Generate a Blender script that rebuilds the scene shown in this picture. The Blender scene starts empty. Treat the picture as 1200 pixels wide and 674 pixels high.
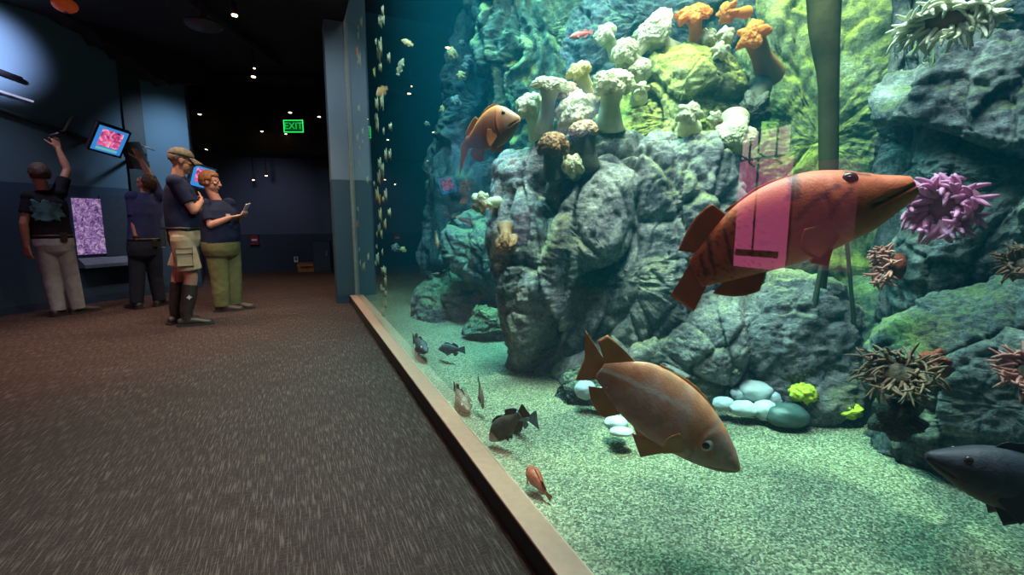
import bpy, bmesh, math, random
from mathutils import Vector, Matrix, noise
random.seed(7)
SC = bpy.context.scene
COL = SC.collection
V = Vector
PI = math.pi

# ------------------------------------------------------------------ camera
F = 560.0
CAMH = 1.10
YAW = math.radians(24.3)      # clockwise from +Y (the tank front runs along +Y)
PITCH = math.radians(8.03)
CAM = V((0, 0, CAMH))
FWD = V((math.sin(YAW) * math.cos(PITCH), math.cos(YAW) * math.cos(PITCH), -math.sin(PITCH)))
RGT = V((math.cos(YAW), -math.sin(YAW), 0))
UPV = RGT.cross(FWD)
cd = bpy.data.cameras.new('camera')
cd.sensor_width = 36.0
cd.lens = F / 1200 * 36.0
cd.clip_start = 0.05
cam = bpy.data.objects.new('camera', cd)
COL.objects.link(cam)
M3 = Matrix((RGT, UPV, -FWD)).transposed()
cam.matrix_world = Matrix.Translation(CAM) @ M3.to_4x4()
SC.camera = cam

def ray(x, y):
    return FWD * F + RGT * (x - 600) - UPV * (y - 337)
def P(x, y, d):
    """world point at forward distance d metres"""
    return CAM + ray(x, y) * (d / F)
def G(x, y, z=0.0):
    r = ray(x, y)
    return CAM + r * ((z - CAMH) / r.z)
def PX(x, y, X):
    r = ray(x, y)
    return CAM + r * (X / r.x)
def hit(x, y, C, n):
    r = ray(x, y)
    return CAM + r * ((C - CAM).dot(n) / r.dot(n))
def DX(x, y, X):
    """forward distance at which the sight line reaches plane x = X"""
    return X / (ray(x, y).x / F)
def PPM(d):
    return F / d     # pixels per metre

# ------------------------------------------------------------------ helpers
def link(name, me, mat=None, parent=None, loc=None):
    o = bpy.data.objects.new(name, me)
    COL.objects.link(o)
    if mat is not None and not me.materials:
        for m in (mat if isinstance(mat, (list, tuple)) else [mat]):
            me.materials.append(m)
    if parent is not None:
        o.parent = parent
    if loc is not None:
        o.location = loc
    return o
def tag(o, label, cat, group=None, kind=None):
    o['label'] = label
    o['category'] = cat
    if group: o['group'] = group
    if kind: o['kind'] = kind
    return o
def struct(o, label=None, cat=None):
    o['kind'] = 'structure'
    if label: o['label'] = label
    if cat: o['category'] = cat
    return o
def empty(name, loc, label=None, cat=None, group=None):
    o = bpy.data.objects.new(name, None)
    COL.objects.link(o)
    o.location = loc
    o.empty_display_size = 0.1
    if label: tag(o, label, cat, group)
    return o
def copy_tree(o, parent=None):
    c = o.copy(); COL.objects.link(c)
    if parent is not None: c.parent = parent
    for ch in list(o.children): copy_tree(ch, c)
    return c
def bm_mesh(bm, name, smooth=True, off=None):
    if off is not None:
        bmesh.ops.translate(bm, verts=bm.verts, vec=-off)
    bmesh.ops.recalc_face_normals(bm, faces=bm.faces)
    me = bpy.data.meshes.new(name)
    if smooth:
        for f in bm.faces: f.smooth = True
    bm.to_mesh(me); bm.free()
    return me
def box(bm, lo, hi, bevel=0.0):
    r = bmesh.ops.create_cube(bm, size=1)
    lo, hi = V(lo), V(hi)
    for v in r['verts']:
        v.co = V((lo[i] + (v.co[i] + .5) * (hi[i] - lo[i]) for i in range(3)))
    if bevel:
        es = list({e for v in r['verts'] for e in v.link_edges})
        bmesh.ops.bevel(bm, geom=es, offset=bevel, segments=2, profile=.5, affect='EDGES')
def obox(bm, C, ax, ay, az, hx, hy, hz, bevel=0.0):
    """oriented box: centre, axes, half sizes"""
    r = bmesh.ops.create_cube(bm, size=2)
    for v in r['verts']:
        v.co = C + ax * (v.co.x * hx) + ay * (v.co.y * hy) + az * (v.co.z * hz)
    if bevel:
        es = list({e for v in r['verts'] for e in v.link_edges})
        bmesh.ops.bevel(bm, geom=es, offset=bevel, segments=2, profile=.5, affect='EDGES')
def frame_of(d):
    d = d.normalized()
    a = d.cross(V((0, 0, 1)))
    if a.length < 1e-3: a = d.cross(V((0, 1, 0)))
    a.normalize()
    return a, d.cross(a).normalized(), d
def tube(bm, pts, rads, n=10, cap=True, ell=None):
    """sweep rings along pts; ell=(dir,k): squash ring offsets along dir by k"""
    pts = [V(p) for p in pts]
    rings = []
    prev = None
    for i, p in enumerate(pts):
        d = (pts[min(i + 1, len(pts) - 1)] - pts[max(i - 1, 0)])
        if d.length < 1e-9: d = V((0, 0, 1))
        d.normalize()
        if prev is None:
            a, b, _ = frame_of(d)
        else:
            a = (prev - d * prev.dot(d)).normalized(); b = d.cross(a)
        prev = a
        ring = []
        for k in range(n):
            t = 2 * PI * k / n
            o = (a * math.cos(t) + b * math.sin(t)) * rads[i]
            if ell: o = o - ell[0] * (o.dot(ell[0]) * (1 - ell[1]))
            ring.append(bm.verts.new(p + o))
        rings.append(ring)
    for i in range(len(rings) - 1):
        for k in range(n):
            bm.faces.new((rings[i][k], rings[i][(k + 1) % n], rings[i + 1][(k + 1) % n], rings[i + 1][k]))
    if cap:
        bm.faces.new(rings[0][::-1]); bm.faces.new(rings[-1])
    return rings
def cone(bm, A, ra, B, rb, n=14, ends=True, ell=None):
    """tapered limb with round (ends) or flat ends"""
    A, B = V(A), V(B)
    d = (B - A)
    L = d.length
    if L < 1e-6: d = V((0, 0, 1))
    d.normalize()
    pts, rad = [], []
    if ends:
        for k in range(5):
            t = PI / 2 * k / 5
            pts.append(A - d * (ra * math.cos(t))); rad.append(max(ra * math.sin(t), ra * .08))
    pts.append(A); rad.append(ra)
    pts.append(A.lerp(B, .5)); rad.append((ra + rb) / 2)
    pts.append(B); rad.append(rb)
    if ends:
        for k in range(4, -1, -1):
            t = PI / 2 * k / 5
            pts.append(B + d * (rb * math.cos(t))); rad.append(max(rb * math.sin(t), rb * .08))
    tube(bm, pts, rad, n, True, ell)
def ellipsoid(bm, C, ax, ay, az, rx, ry, rz, nu=20, nv=12):
    r = bmesh.ops.create_uvsphere(bm, u_segments=nu, v_segments=nv, radius=1)
    for v in r['verts']:
        v.co = C + ax * (v.co.x * rx) + ay * (v.co.y * ry) + az * (v.co.z * rz)
EX, EY, EZ = V((1, 0, 0)), V((0, 1, 0)), V((0, 0, 1))
def fr(p, f, o=4, H=.9):
    return noise.fractal(p * f, H, 2.1, o)

# ------------------------------------------------------------------ materials
def nt(name):
    m = bpy.data.materials.new(name); m.use_nodes = True
    t = m.node_tree
    return m, t, t.nodes['Principled BSDF']
def N(t, typ, **kw):
    n = t.nodes.new(typ)
    for k, v in kw.items():
        if k in n.inputs.keys() if isinstance(k, str) else False: n.inputs[k].default_value = v
        else: setattr(n, k, v)
    return n
def srgb(r, g, b):
    f = lambda c: (c / 255 / 12.92) if c / 255 <= .04045 else ((c / 255 + .055) / 1.055) ** 2.4
    return (f(r), f(g), f(b), 1)
def pmat(name, col, rough=.6, var=.15, scale=20, bump=0.0, bscale=60, metal=0.0, spec=.5, emit=None, est=0, coord='Object', sss=0):
    m, t, b = nt(name)
    b.inputs['Roughness'].default_value = rough
    b.inputs['Metallic'].default_value = metal
    b.inputs['Specular IOR Level'].default_value = spec
    tc = N(t, 'ShaderNodeTexCoord')
    nz = N(t, 'ShaderNodeTexNoise'); nz.inputs['Scale'].default_value = scale; nz.inputs['Detail'].default_value = 4
    t.links.new(tc.outputs[coord], nz.inputs['Vector'])
    cr = N(t, 'ShaderNodeValToRGB')
    c = V(col[:3])
    cr.color_ramp.elements[0].position = .3; cr.color_ramp.elements[1].position = .7
    cr.color_ramp.elements[0].color = (*(c * (1 - var)), 1)
    cr.color_ramp.elements[1].color = (*(c * (1 + var)), 1)
    t.links.new(nz.outputs['Fac'], cr.inputs['Fac'])
    t.links.new(cr.outputs['Color'], b.inputs['Base Color'])
    if bump:
        n2 = N(t, 'ShaderNodeTexNoise'); n2.inputs['Scale'].default_value = bscale; n2.inputs['Detail'].default_value = 3
        t.links.new(tc.outputs[coord], n2.inputs['Vector'])
        bp = N(t, 'ShaderNodeBump'); bp.inputs['Strength'].default_value = bump; bp.inputs['Distance'].default_value = .01
        t.links.new(n2.outputs['Fac'], bp.inputs['Height']); t.links.new(bp.outputs['Normal'], b.inputs['Normal'])
    if emit:
        b.inputs['Emission Color'].default_value = emit; b.inputs['Emission Strength'].default_value = est
    if sss:
        b.inputs['Subsurface Weight'].default_value = sss
        b.inputs['Subsurface Radius'].default_value = (.05, .04, .03)
    return m
def vmat(name, rough=.4, bump=.2, bscale=120, spec=.5, trans=0):
    """pigment comes from the 'Col' attribute"""
    m, t, b = nt(name)
    at = N(t, 'ShaderNodeVertexColor'); at.layer_name = 'Col'
    tc = N(t, 'ShaderNodeTexCoord')
    nz = N(t, 'ShaderNodeTexNoise'); nz.inputs['Scale'].default_value = bscale * .35; nz.inputs['Detail'].default_value = 3
    t.links.new(tc.outputs['Object'], nz.inputs['Vector'])
    mr = N(t, 'ShaderNodeMapRange'); mr.inputs['To Min'].default_value = .75; mr.inputs['To Max'].default_value = 1.25
    t.links.new(nz.outputs['Fac'], mr.inputs['Value'])
    mx = N(t, 'ShaderNodeVectorMath', operation='SCALE')
    t.links.new(at.outputs['Color'], mx.inputs[0]); t.links.new(mr.outputs['Result'], mx.inputs['Scale'])
    t.links.new(mx.outputs['Vector'], b.inputs['Base Color'])
    b.inputs['Roughness'].default_value = rough
    b.inputs['Specular IOR Level'].default_value = spec
    vo = N(t, 'ShaderNodeTexVoronoi'); vo.inputs['Scale'].default_value = bscale
    t.links.new(tc.outputs['Object'], vo.inputs['Vector'])
    bp = N(t, 'ShaderNodeBump'); bp.inputs['Strength'].default_value = bump; bp.inputs['Distance'].default_value = .004
    t.links.new(vo.outputs['Distance'], bp.inputs['Height']); t.links.new(bp.outputs['Normal'], b.inputs['Normal'])
    return m
def setcol(me, fn):
    ca = me.color_attributes.new('Col', 'FLOAT_COLOR', 'POINT')
    buf = []
    for v in me.vertices:
        c = fn(v.co)
        buf += [c[0], c[1], c[2], 1.0]
    ca.data.foreach_set('color', buf)

def rock_mat(name, c_dark, c_mid, c_lite, c_alg, alg=.5, scale=3.0):
    m, t, b = nt(name)
    tc = N(t, 'ShaderNodeTexCoord')
    ge = N(t, 'ShaderNodeNewGeometry')
    pos = ge.outputs['Position']
    n1 = N(t, 'ShaderNodeTexNoise'); n1.inputs['Scale'].default_value = scale; n1.inputs['Detail'].default_value = 9; n1.inputs['Roughness'].default_value = .7
    t.links.new(pos, n1.inputs['Vector'])
    cr = N(t, 'ShaderNodeValToRGB')
    e = cr.color_ramp.elements
    e[0].position = .34; e[0].color = c_dark
    e[1].position = .72; e[1].color = c_lite
    k = e.new(.52); k.color = c_mid
    t.links.new(n1.outputs['Fac'], cr.inputs['Fac'])
    # algae film: patches, more of it on up-facing surfaces where it grows
    n2 = N(t, 'ShaderNodeTexNoise'); n2.inputs['Scale'].default_value = scale * .8; n2.inputs['Detail'].default_value = 6
    n2.noise_dimensions = '4D'; n2.inputs['W'].default_value = 3.3
    t.links.new(pos, n2.inputs['Vector'])
    sx = N(t, 'ShaderNodeSeparateXYZ'); t.links.new(ge.outputs['Normal'], sx.inputs[0])
    ml = N(t, 'ShaderNodeMath', operation='MULTIPLY_ADD'); ml.inputs[1].default_value = .3; t.links.new(sx.outputs['Z'], ml.inputs[0]); t.links.new(n2.outputs['Fac'], ml.inputs[2])
    mr = N(t, 'ShaderNodeMapRange'); mr.inputs['From Min'].default_value = .72 - alg * .4; mr.inputs['From Max'].default_value = .95 - alg * .4
    t.links.new(ml.outputs[0], mr.inputs['Value'])
    mx = N(t, 'ShaderNodeMix', data_type='RGBA')
    t.links.new(mr.outputs['Result'], mx.inputs['Factor']); t.links.new(cr.outputs['Color'], mx.inputs['A']); mx.inputs['B'].default_value = c_alg
    # speckle of grains and pits
    n3 = N(t, 'ShaderNodeTexNoise'); n3.inputs['Scale'].default_value = 55; n3.inputs['Detail'].default_value = 5; n3.inputs['Roughness'].default_value = .75
    t.links.new(pos, n3.inputs['Vector'])
    m3 = N(t, 'ShaderNodeMapRange'); m3.inputs['From Min'].default_value = .33; m3.inputs['From Max'].default_value = .66; m3.inputs['To Min'].default_value = .55; m3.inputs['To Max'].default_value = 1.5
    t.links.new(n3.outputs['Fac'], m3.inputs['Value'])
    sc = N(t, 'ShaderNodeVectorMath', operation='SCALE'); t.links.new(mx.outputs['Result'], sc.inputs[0]); t.links.new(m3.outputs['Result'], sc.inputs['Scale'])
    t.links.new(sc.outputs['Vector'], b.inputs['Base Color'])
    b.inputs['Roughness'].default_value = .85; b.inputs['Specular IOR Level'].default_value = .2
    n4 = N(t, 'ShaderNodeTexNoise'); n4.inputs['Scale'].default_value = 22; n4.inputs['Detail'].default_value = 8; n4.inputs['Roughness'].default_value = .72
    mp = N(t, 'ShaderNodeMapping'); mp.inputs['Scale'].default_value = (1, 1, 1.9); mp.inputs['Rotation'].default_value = (.3, .2, .4)
    t.links.new(pos, mp.inputs['Vector']); t.links.new(mp.outputs['Vector'], n4.inputs['Vector'])
    bp = N(t, 'ShaderNodeBump'); bp.inputs['Strength'].default_value = 1.0; bp.inputs['Distance'].default_value = .035
    t.links.new(n4.outputs['Fac'], bp.inputs['Height']); t.links.new(bp.outputs['Normal'], b.inputs['Normal'])
    return m
M = {}
M['rock'] = rock_mat('grey_rock', (.05, .045, .05, 1), (.24, .215, .225, 1), (.56, .51, .46, 1), (.34, .32, .16, 1), .2, 3.5)
M['rock_green'] = rock_mat('algae_rock', (.08, .075, .035, 1), (.26, .25, .11, 1), (.52, .49, .28, 1), (.40, .38, .08, 1), .6, 4)
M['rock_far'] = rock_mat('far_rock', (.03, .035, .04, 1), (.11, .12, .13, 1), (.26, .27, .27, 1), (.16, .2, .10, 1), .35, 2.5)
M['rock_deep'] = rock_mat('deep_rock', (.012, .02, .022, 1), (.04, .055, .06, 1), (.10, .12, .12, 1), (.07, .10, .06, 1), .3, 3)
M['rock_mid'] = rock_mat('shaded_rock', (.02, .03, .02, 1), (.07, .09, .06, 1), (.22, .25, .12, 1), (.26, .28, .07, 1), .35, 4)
M['rock_right'] = rock_mat('slate_rock', (.03, .03, .033, 1), (.16, .16, .17, 1), (.42, .41, .41, 1), (.17, .20, .08, 1), .30, 4.5)
M['skin'] = pmat('skin_tone', (.45, .22, .14), .5, .1, 12)
# ================================================================== THE HALL
WALLC = srgb(82, 108, 128)
def two_tone(name, up, low, zc, noise_amt=.06):
    m, t, b = nt(name)
    ge = N(t, 'ShaderNodeNewGeometry')
    sx = N(t, 'ShaderNodeSeparateXYZ'); t.links.new(ge.outputs['Position'], sx.inputs[0])
    gt = N(t, 'ShaderNodeMath', operation='GREATER_THAN'); gt.inputs[1].default_value = zc
    t.links.new(sx.outputs['Z'], gt.inputs[0])
    mx = N(t, 'ShaderNodeMix', data_type='RGBA'); mx.inputs['A'].default_value = low; mx.inputs['B'].default_value = up
    t.links.new(gt.outputs[0], mx.inputs['Factor'])
    nz = N(t, 'ShaderNodeTexNoise'); nz.inputs['Scale'].default_value = 3; nz.inputs['Detail'].default_value = 5
    t.links.new(ge.outputs['Position'], nz.inputs['Vector'])
    mr = N(t, 'ShaderNodeMapRange'); mr.inputs['To Min'].default_value = 1 - noise_amt; mr.inputs['To Max'].default_value = 1 + noise_amt
    t.links.new(nz.outputs['Fac'], mr.inputs['Value'])
    sc = N(t, 'ShaderNodeVectorMath', operation='SCALE'); t.links.new(mx.outputs['Result'], sc.inputs[0]); t.links.new(mr.outputs['Result'], sc.inputs['Scale'])
    t.links.new(sc.outputs['Vector'], b.inputs['Base Color'])
    b.inputs['Roughness'].default_value = .75; b.inputs['Specular IOR Level'].default_value = .25
    n2 = N(t, 'ShaderNodeTexNoise'); n2.inputs['Scale'].default_value = 90
    t.links.new(ge.outputs['Position'], n2.inputs['Vector'])
    bp = N(t, 'ShaderNodeBump'); bp.inputs['Strength'].default_value = .08; t.links.new(n2.outputs['Fac'], bp.inputs['Height']); t.links.new(bp.outputs['Normal'], b.inputs['Normal'])
    return m
M['wall'] = two_tone('blue_wall_paint', srgb(84, 112, 126), srgb(54, 76, 94), 1.54)
M['wall_far'] = two_tone('navy_wall_paint', srgb(74, 80, 96), srgb(50, 57, 70), .80)
M['pillar'] = two_tone('pillar_paint', srgb(110, 124, 134), srgb(58, 76, 88), 1.62)
M['black'] = pmat('black_ceiling_paint', (.012, .010, .010), .8, .4, 8)
M['base'] = pmat('dark_blue_baseboard', (.025, .045, .08), .6)
M['darkmetal'] = pmat('dark_metal', (.03, .03, .035), .4, .2)
M['white_plastic'] = pmat('white_plastic', (.6, .6, .6), .5, .1)

# carpet: streaks that run along the hall, broken into short dashes
m, t, b = nt('streaked_carpet')
ge = N(t, 'ShaderNodeNewGeometry')
def streak(sx_, sy_, w, det=4):
    mp = N(t, 'ShaderNodeMapping'); mp.inputs['Scale'].default_value = (sx_, sy_, 1); mp.inputs['Location'].default_value = (w, w * 2, 0)
    t.links.new(ge.outputs['Position'], mp.inputs['Vector'])
    n = N(t, 'ShaderNodeTexNoise'); n.inputs['Scale'].default_value = 1; n.inputs['Detail'].default_value = det; n.inputs['Roughness'].default_value = .6
    t.links.new(mp.outputs['Vector'], n.inputs['Vector'])
    return n
s1 = streak(210, 9, 1.0, 3)
s2 = streak(28, 170, 5.0, 3)
s3 = streak(2.2, 2.2, 9.0, 4)
s4 = streak(420, 420, 2.0, 1)
a1 = N(t, 'ShaderNodeMapRange'); a1.inputs['From Min'].default_value = .5; a1.inputs['From Max'].default_value = .64; t.links.new(s1.outputs['Fac'], a1.inputs['Value'])
a2 = N(t, 'ShaderNodeMapRange'); a2.inputs['From Min'].default_value = .53; a2.inputs['From Max'].default_value = .68; a2.inputs['To Max'].default_value = .5; t.links.new(s2.outputs['Fac'], a2.inputs['Value'])
mxm = N(t, 'ShaderNodeMath', operation='MAXIMUM'); t.links.new(a1.outputs['Result'], mxm.inputs[0]); t.links.new(a2.outputs['Result'], mxm.inputs[1])
a3 = N(t, 'ShaderNodeMapRange'); a3.inputs['From Min'].default_value = .3; a3.inputs['From Max'].default_value = .7; a3.inputs['To Min'].default_value = .45; a3.inputs['To Max'].default_value = 1.0; t.links.new(s3.outputs['Fac'], a3.inputs['Value'])
mu = N(t, 'ShaderNodeMath', operation='MULTIPLY'); t.links.new(mxm.outputs[0], mu.inputs[0]); t.links.new(a3.outputs['Result'], mu.inputs[1])
mx = N(t, 'ShaderNodeMix', data_type='RGBA'); mx.inputs['A'].default_value = (.045, .028, .025, 1); mx.inputs['B'].default_value = (.165, .115, .10, 1)
t.links.new(mu.outputs[0], mx.inputs['Factor'])
a4 = N(t, 'ShaderNodeMapRange'); a4.inputs['To Min'].default_value = .7; a4.inputs['To Max'].default_value = 1.3; t.links.new(s4.outputs['Fac'], a4.inputs['Value'])
sc = N(t, 'ShaderNodeVectorMath', operation='SCALE'); t.links.new(mx.outputs['Result'], sc.inputs[0]); t.links.new(a4.outputs['Result'], sc.inputs['Scale'])
t.links.new(sc.outputs['Vector'], b.inputs['Base Color'])
b.inputs['Roughness'].default_value = .95; b.inputs['Specular IOR Level'].default_value = .1
bp = N(t, 'ShaderNodeBump'); bp.inputs['Strength'].default_value = .5; bp.inputs['Distance'].default_value = .006
t.links.new(mu.outputs[0], bp.inputs['Height']); t.links.new(bp.outputs['Normal'], b.inputs['Normal'])
M['carpet'] = m

GX = 0.722            # hall-side face of the tank glass
RX = 0.625            # hall-side face of the sill
YP = PX(410, 345, RX).y   # where the sill meets the pillar
bm = bmesh.new(); box(bm, (-9, -3.5, -.1), (RX + .05, 16, 0)); struct(link('floor', bm_mesh(bm, 'floor', False), M['carpet']))
# far part of the floor passes behind the pillar
bm = bmesh.new(); box(bm, (-9, -3.5, 3.55), (RX + .08, 18, 3.75)); struct(link('ceiling', bm_mesh(bm, 'ceiling', False), M['black']))

def wall_poly(name, pts, z0, z1, mat, th=.15, side=1):
    """a wall following plan points, thickness behind it"""
    bm = bmesh.new()
    fr_, bk = [], []
    for i, p in enumerate(pts):
        d = (V(pts[min(i + 1, len(pts) - 1)]) - V(pts[max(i - 1, 0)])).normalized()
        n = V((-d.y, d.x)) * side
        fr_.append(V(p)); bk.append(V(p) + n * th)
    def col(p): return [bm.verts.new((p.x, p.y, z0)), bm.verts.new((p.x, p.y, z1))]
    A = [col(p) for p in fr_]; B = [col(p) for p in bk]
    for i in range(len(pts) - 1):
        bm.faces.new((A[i][0], A[i + 1][0], A[i + 1][1], A[i][1]))
        bm.faces.new((B[i][0], B[i][1], B[i + 1][1], B[i + 1][0]))
        bm.faces.new((A[i][1], A[i + 1][1], B[i + 1][1], B[i][1]))
        bm.faces.new((A[i][0], B[i][0], B[i + 1][0], A[i + 1][0]))
    for i in (0, -1): bm.faces.new((A[i][0], A[i][1], B[i][1], B[i][0]))
    return struct(link(name, bm_mesh(bm, name, False), mat))
g = lambda x, y: G(x, y).to_2d()
WA, WB, WC = g(-10, 372), g(170, 348), g(237, 337)
WK = V((-3.75, WA.y - .55))
WALLPTS = [V((-3.75, -3.4)), WK, WA, WC]
wall_poly('wall_left', WALLPTS, 0, 3.6, M['wall'])
wall_poly('baseboard_left', [p + V((.012, -.012)) for p in WALLPTS], 0, .1, M['base'], .02)
FA, FB = g(180, 321.5), g(470, 314)
wall_poly('wall_far', [WC + V((-.6, 3.4)), FA, FB, FB + V((4, -1.2))], 0, 3.6, M['wall_far'])
wall_poly('wall_return', [WC, WC + V((-.45, 3.6))], 0, 3.6, M['wall_far'])
wall_poly('wall_back', [V((-3.9, -3.4)), V((GX + .2, -3.4))], 0, 3.6, M['wall'], side=-1)
# black soffit hanging before the far wall, curved along its lower edge
fd = (FB - FA).normalized(); fn = V((fd.y, -fd.x))
bm = bmesh.new()
nS = 40
ra, rb = [], []
for i in range(nS + 1):
    s = i / nS
    p = FA.lerp(FB, s)
    px = 180 + 290 * s
    zl = 2.40 + .42 * max(0, (275 - px) / 60) ** 1.6 + .025 * noise.noise(V((px * .12, 0, 0)))
    for lst, q in ((ra, p + fn * .9), (rb, p + fn * .02)):
        lst.append((bm.verts.new((q.x, q.y, zl)), bm.verts.new((q.x, q.y, 3.58))))
for i in range(nS):
    bm.faces.new((ra[i][0], ra[i + 1][0], ra[i + 1][1], ra[i][1]))
    bm.faces.new((rb[i][0], rb[i][1], rb[i + 1][1], rb[i + 1][0]))
    bm.faces.new((ra[i][0], rb[i][0], rb[i + 1][0], ra[i + 1][0]))
    bm.faces.new((ra[i][1], ra[i + 1][1], rb[i + 1][1], rb[i][1]))
for i in (0, nS): bm.faces.new((ra[i][0], ra[i][1], rb[i][1], rb[i][0]))
struct(link('ceiling_soffit', bm_mesh(bm, 'ceiling_soffit', False), M['black']))
# ragged black edge of the ceiling along the left wall
wd = (WC - WA).normalized(); wn = V((wd.y, -wd.x))
bm = bmesh.new()
prof = [(-60, -30), (40, -5), (62, 8), (75, 17), (90, 27), (97, 30), (103, 33), (112, 37), (120, 50), (130, 52), (140, 58), (146, 66), (155, 68), (165, 76), (175, 85), (182, 91), (186, 93), (192, 94), (199, 100), (203, 98), (237, 98), (241, 97)]
wn3 = V((wn.x, wn.y, 0)); A0 = V((WA.x, WA.y, 0))
ra, rb = [], []
for (px, py) in prof:
    q = hit(px, py, A0 + wn3 * .30, wn3)
    top = 3.58
    ra.append((bm.verts.new(q), bm.verts.new((q.x, q.y, max(top, q.z + .05)))))
    w = q - wn3 * .29
    rb.append((bm.verts.new(w), bm.verts.new((w.x, w.y, max(top, q.z + .05)))))
for i in range(len(prof) - 1):
    bm.faces.new((ra[i][0], ra[i + 1][0], ra[i + 1][1], ra[i][1])); bm.faces.new((rb[i][0], rb[i][1], rb[i + 1][1], rb[i + 1][0]))
    bm.faces.new((ra[i][0], rb[i][0], rb[i + 1][0], ra[i + 1][0])); bm.faces.new((ra[i][1], ra[i + 1][1], rb[i + 1][1], rb[i][1]))
for i in (0, -1): bm.faces.new((ra[i][0], ra[i][1], rb[i][1], rb[i][0]))
struct(link('ceiling_edge', bm_mesh(bm, 'ceiling_edge', False), M['black']))
# dark upright recess strip between the two stretches of the left wall
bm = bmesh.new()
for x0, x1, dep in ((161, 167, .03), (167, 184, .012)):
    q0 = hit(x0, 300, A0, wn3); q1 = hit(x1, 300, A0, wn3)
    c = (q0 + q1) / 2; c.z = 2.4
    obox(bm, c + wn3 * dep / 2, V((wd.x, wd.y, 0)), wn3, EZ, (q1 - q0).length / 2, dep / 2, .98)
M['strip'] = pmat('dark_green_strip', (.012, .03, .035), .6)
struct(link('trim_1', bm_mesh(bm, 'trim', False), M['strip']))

# pillar at the end of the tank front
pl = PX(391, 345, RX); 
PLX = G(391, 346).x
bm = bmesh.new(); box(bm, (PLX, YP, 0), (GX + .25, YP + .35, 4.6))
struct(link('wall_pillar', bm_mesh(bm, 'wall_pillar', False), M['pillar']))
bm = bmesh.new(); box(bm, (PLX - .012, YP - .012, 0), (RX, YP, .11)); struct(link('baseboard_pillar', bm_mesh(bm, 'baseboard', False), M['base']))

# sill under the tank glass: salmon top on a dark green face
M['sill_top'] = pmat('salmon_sill', srgb(205, 152, 132), .45, .06, 30, .05, 200)
M['sill_face'] = pmat('dark_green_kick', srgb(40, 52, 48), .7, .2)
RZ = .101
bm = bmesh.new(); box(bm, (RX + .004, -3.4, 0), (GX - .001, YP, RZ - .012)); struct(link('trim_2', bm_mesh(bm, 'sill_face', False), M['sill_face']))
bm = bmesh.new(); box(bm, (RX, -3.4, RZ - .012), (GX, YP + .05, RZ), .003); struct(link('window_sill', bm_mesh(bm, 'sill_top', False), M['sill_top']))
# upright bead where glass meets the pillar
bm = bmesh.new(); box(bm, (GX - .03, YP - .02, RZ), (GX + .03, YP + .02, 4.5), .006)
struct(link('trim_3', bm_mesh(bm, 'trim', False), pmat('grey_bead', srgb(120, 120, 112), .5)))

# glass
m, t, b = nt('tank_glass')
t.nodes.remove(b)
out = t.nodes['Material Output']
lw = N(t, 'ShaderNodeNewGeometry')
dt = N(t, 'ShaderNodeVectorMath', operation='DOT_PRODUCT'); t.links.new(lw.outputs['Incoming'], dt.inputs[0]); t.links.new(lw.outputs['Normal'], dt.inputs[1])
ab = N(t, 'ShaderNodeMath', operation='ABSOLUTE'); t.links.new(dt.outputs['Value'], ab.inputs[0])
om = N(t, 'ShaderNodeMath', operation='SUBTRACT'); om.inputs[0].default_value = 1; t.links.new(ab.outputs[0], om.inputs[1])
pw = N(t, 'ShaderNodeMath', operation='POWER'); pw.inputs[1].default_value = 5; t.links.new(om.outputs[0], pw.inputs[0])
ma = N(t, 'ShaderNodeMath', operation='MULTIPLY_ADD'); ma.inputs[1].default_value = .93; ma.inputs[2].default_value = .07; t.links.new(pw.outputs[0], ma.inputs[0])
nb = N(t, 'ShaderNodeMath', operation='SUBTRACT'); nb.inputs[0].default_value = 1; t.links.new(lw.outputs['Backfacing'], nb.inputs[1])
fm = N(t, 'ShaderNodeMath', operation='MULTIPLY'); t.links.new(ma.outputs[0], fm.inputs[0]); t.links.new(nb.outputs[0], fm.inputs[1])
tr = N(t, 'ShaderNodeBsdfTransparent'); tr.inputs[0].default_value = (.97, .99, .985, 1)
gl = N(t, 'ShaderNodeBsdfGlossy'); gl.inputs['Roughness'].default_value = 0.0
ms = N(t, 'ShaderNodeMixShader'); t.links.new(fm.outputs[0], ms.inputs[0]); t.links.new(tr.outputs[0], ms.inputs[1]); t.links.new(gl.outputs[0], ms.inputs[2])
t.links.new(ms.outputs[0], out.inputs['Surface'])
M['glass'] = m
bm = bmesh.new(); box(bm, (GX - .012, -3.4, RZ), (GX, YP, 4.5)); struct(link('window_1', bm_mesh(bm, 'glass', False), M['glass']))

# ---- lit panels and screens
def screen_mat(name, cols, scale, strength, kind='noise', border=None):
    m, t, b = nt(name)
    tc = N(t, 'ShaderNodeTexCoord')
    tx = N(t, 'ShaderNodeTexVoronoi' if kind == 'voronoi' else 'ShaderNodeTexNoise')
    tx.inputs['Scale'].default_value = scale
    if kind != 'voronoi': tx.inputs['Detail'].default_value = 3; tx.inputs['Distortion'].default_value = 1.2
    t.links.new(tc.outputs['Object'], tx.inputs['Vector'])
    cr = N(t, 'ShaderNodeValToRGB')
    e = cr.color_ramp.elements
    e[0].position = .32; e[1].position = .68
    for i, c in enumerate(cols):
        if i == 0: e[0].color = c
        elif i == len(cols) - 1: e[-1].color = c
    for i in range(1, len(cols) - 1):
        k = e.new(.32 + .36 * i / (len(cols) - 1)); k.color = cols[i]
    t.links.new(tx.outputs['Distance' if kind == 'voronoi' else 'Fac'], cr.inputs['Fac'])
    b.inputs['Base Color'].default_value = (.02, .02, .02, 1)
    b.inputs['Roughness'].default_value = .3
    t.links.new(cr.outputs['Color'], b.inputs['Emission Color'])
    b.inputs['Emission Strength'].default_value = strength
    return m
M['scr_blue'] = pmat('screen_border_glow', (.01, .05, .1), .3, .02, emit=srgb(50, 130, 205), est=1.0)
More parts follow.
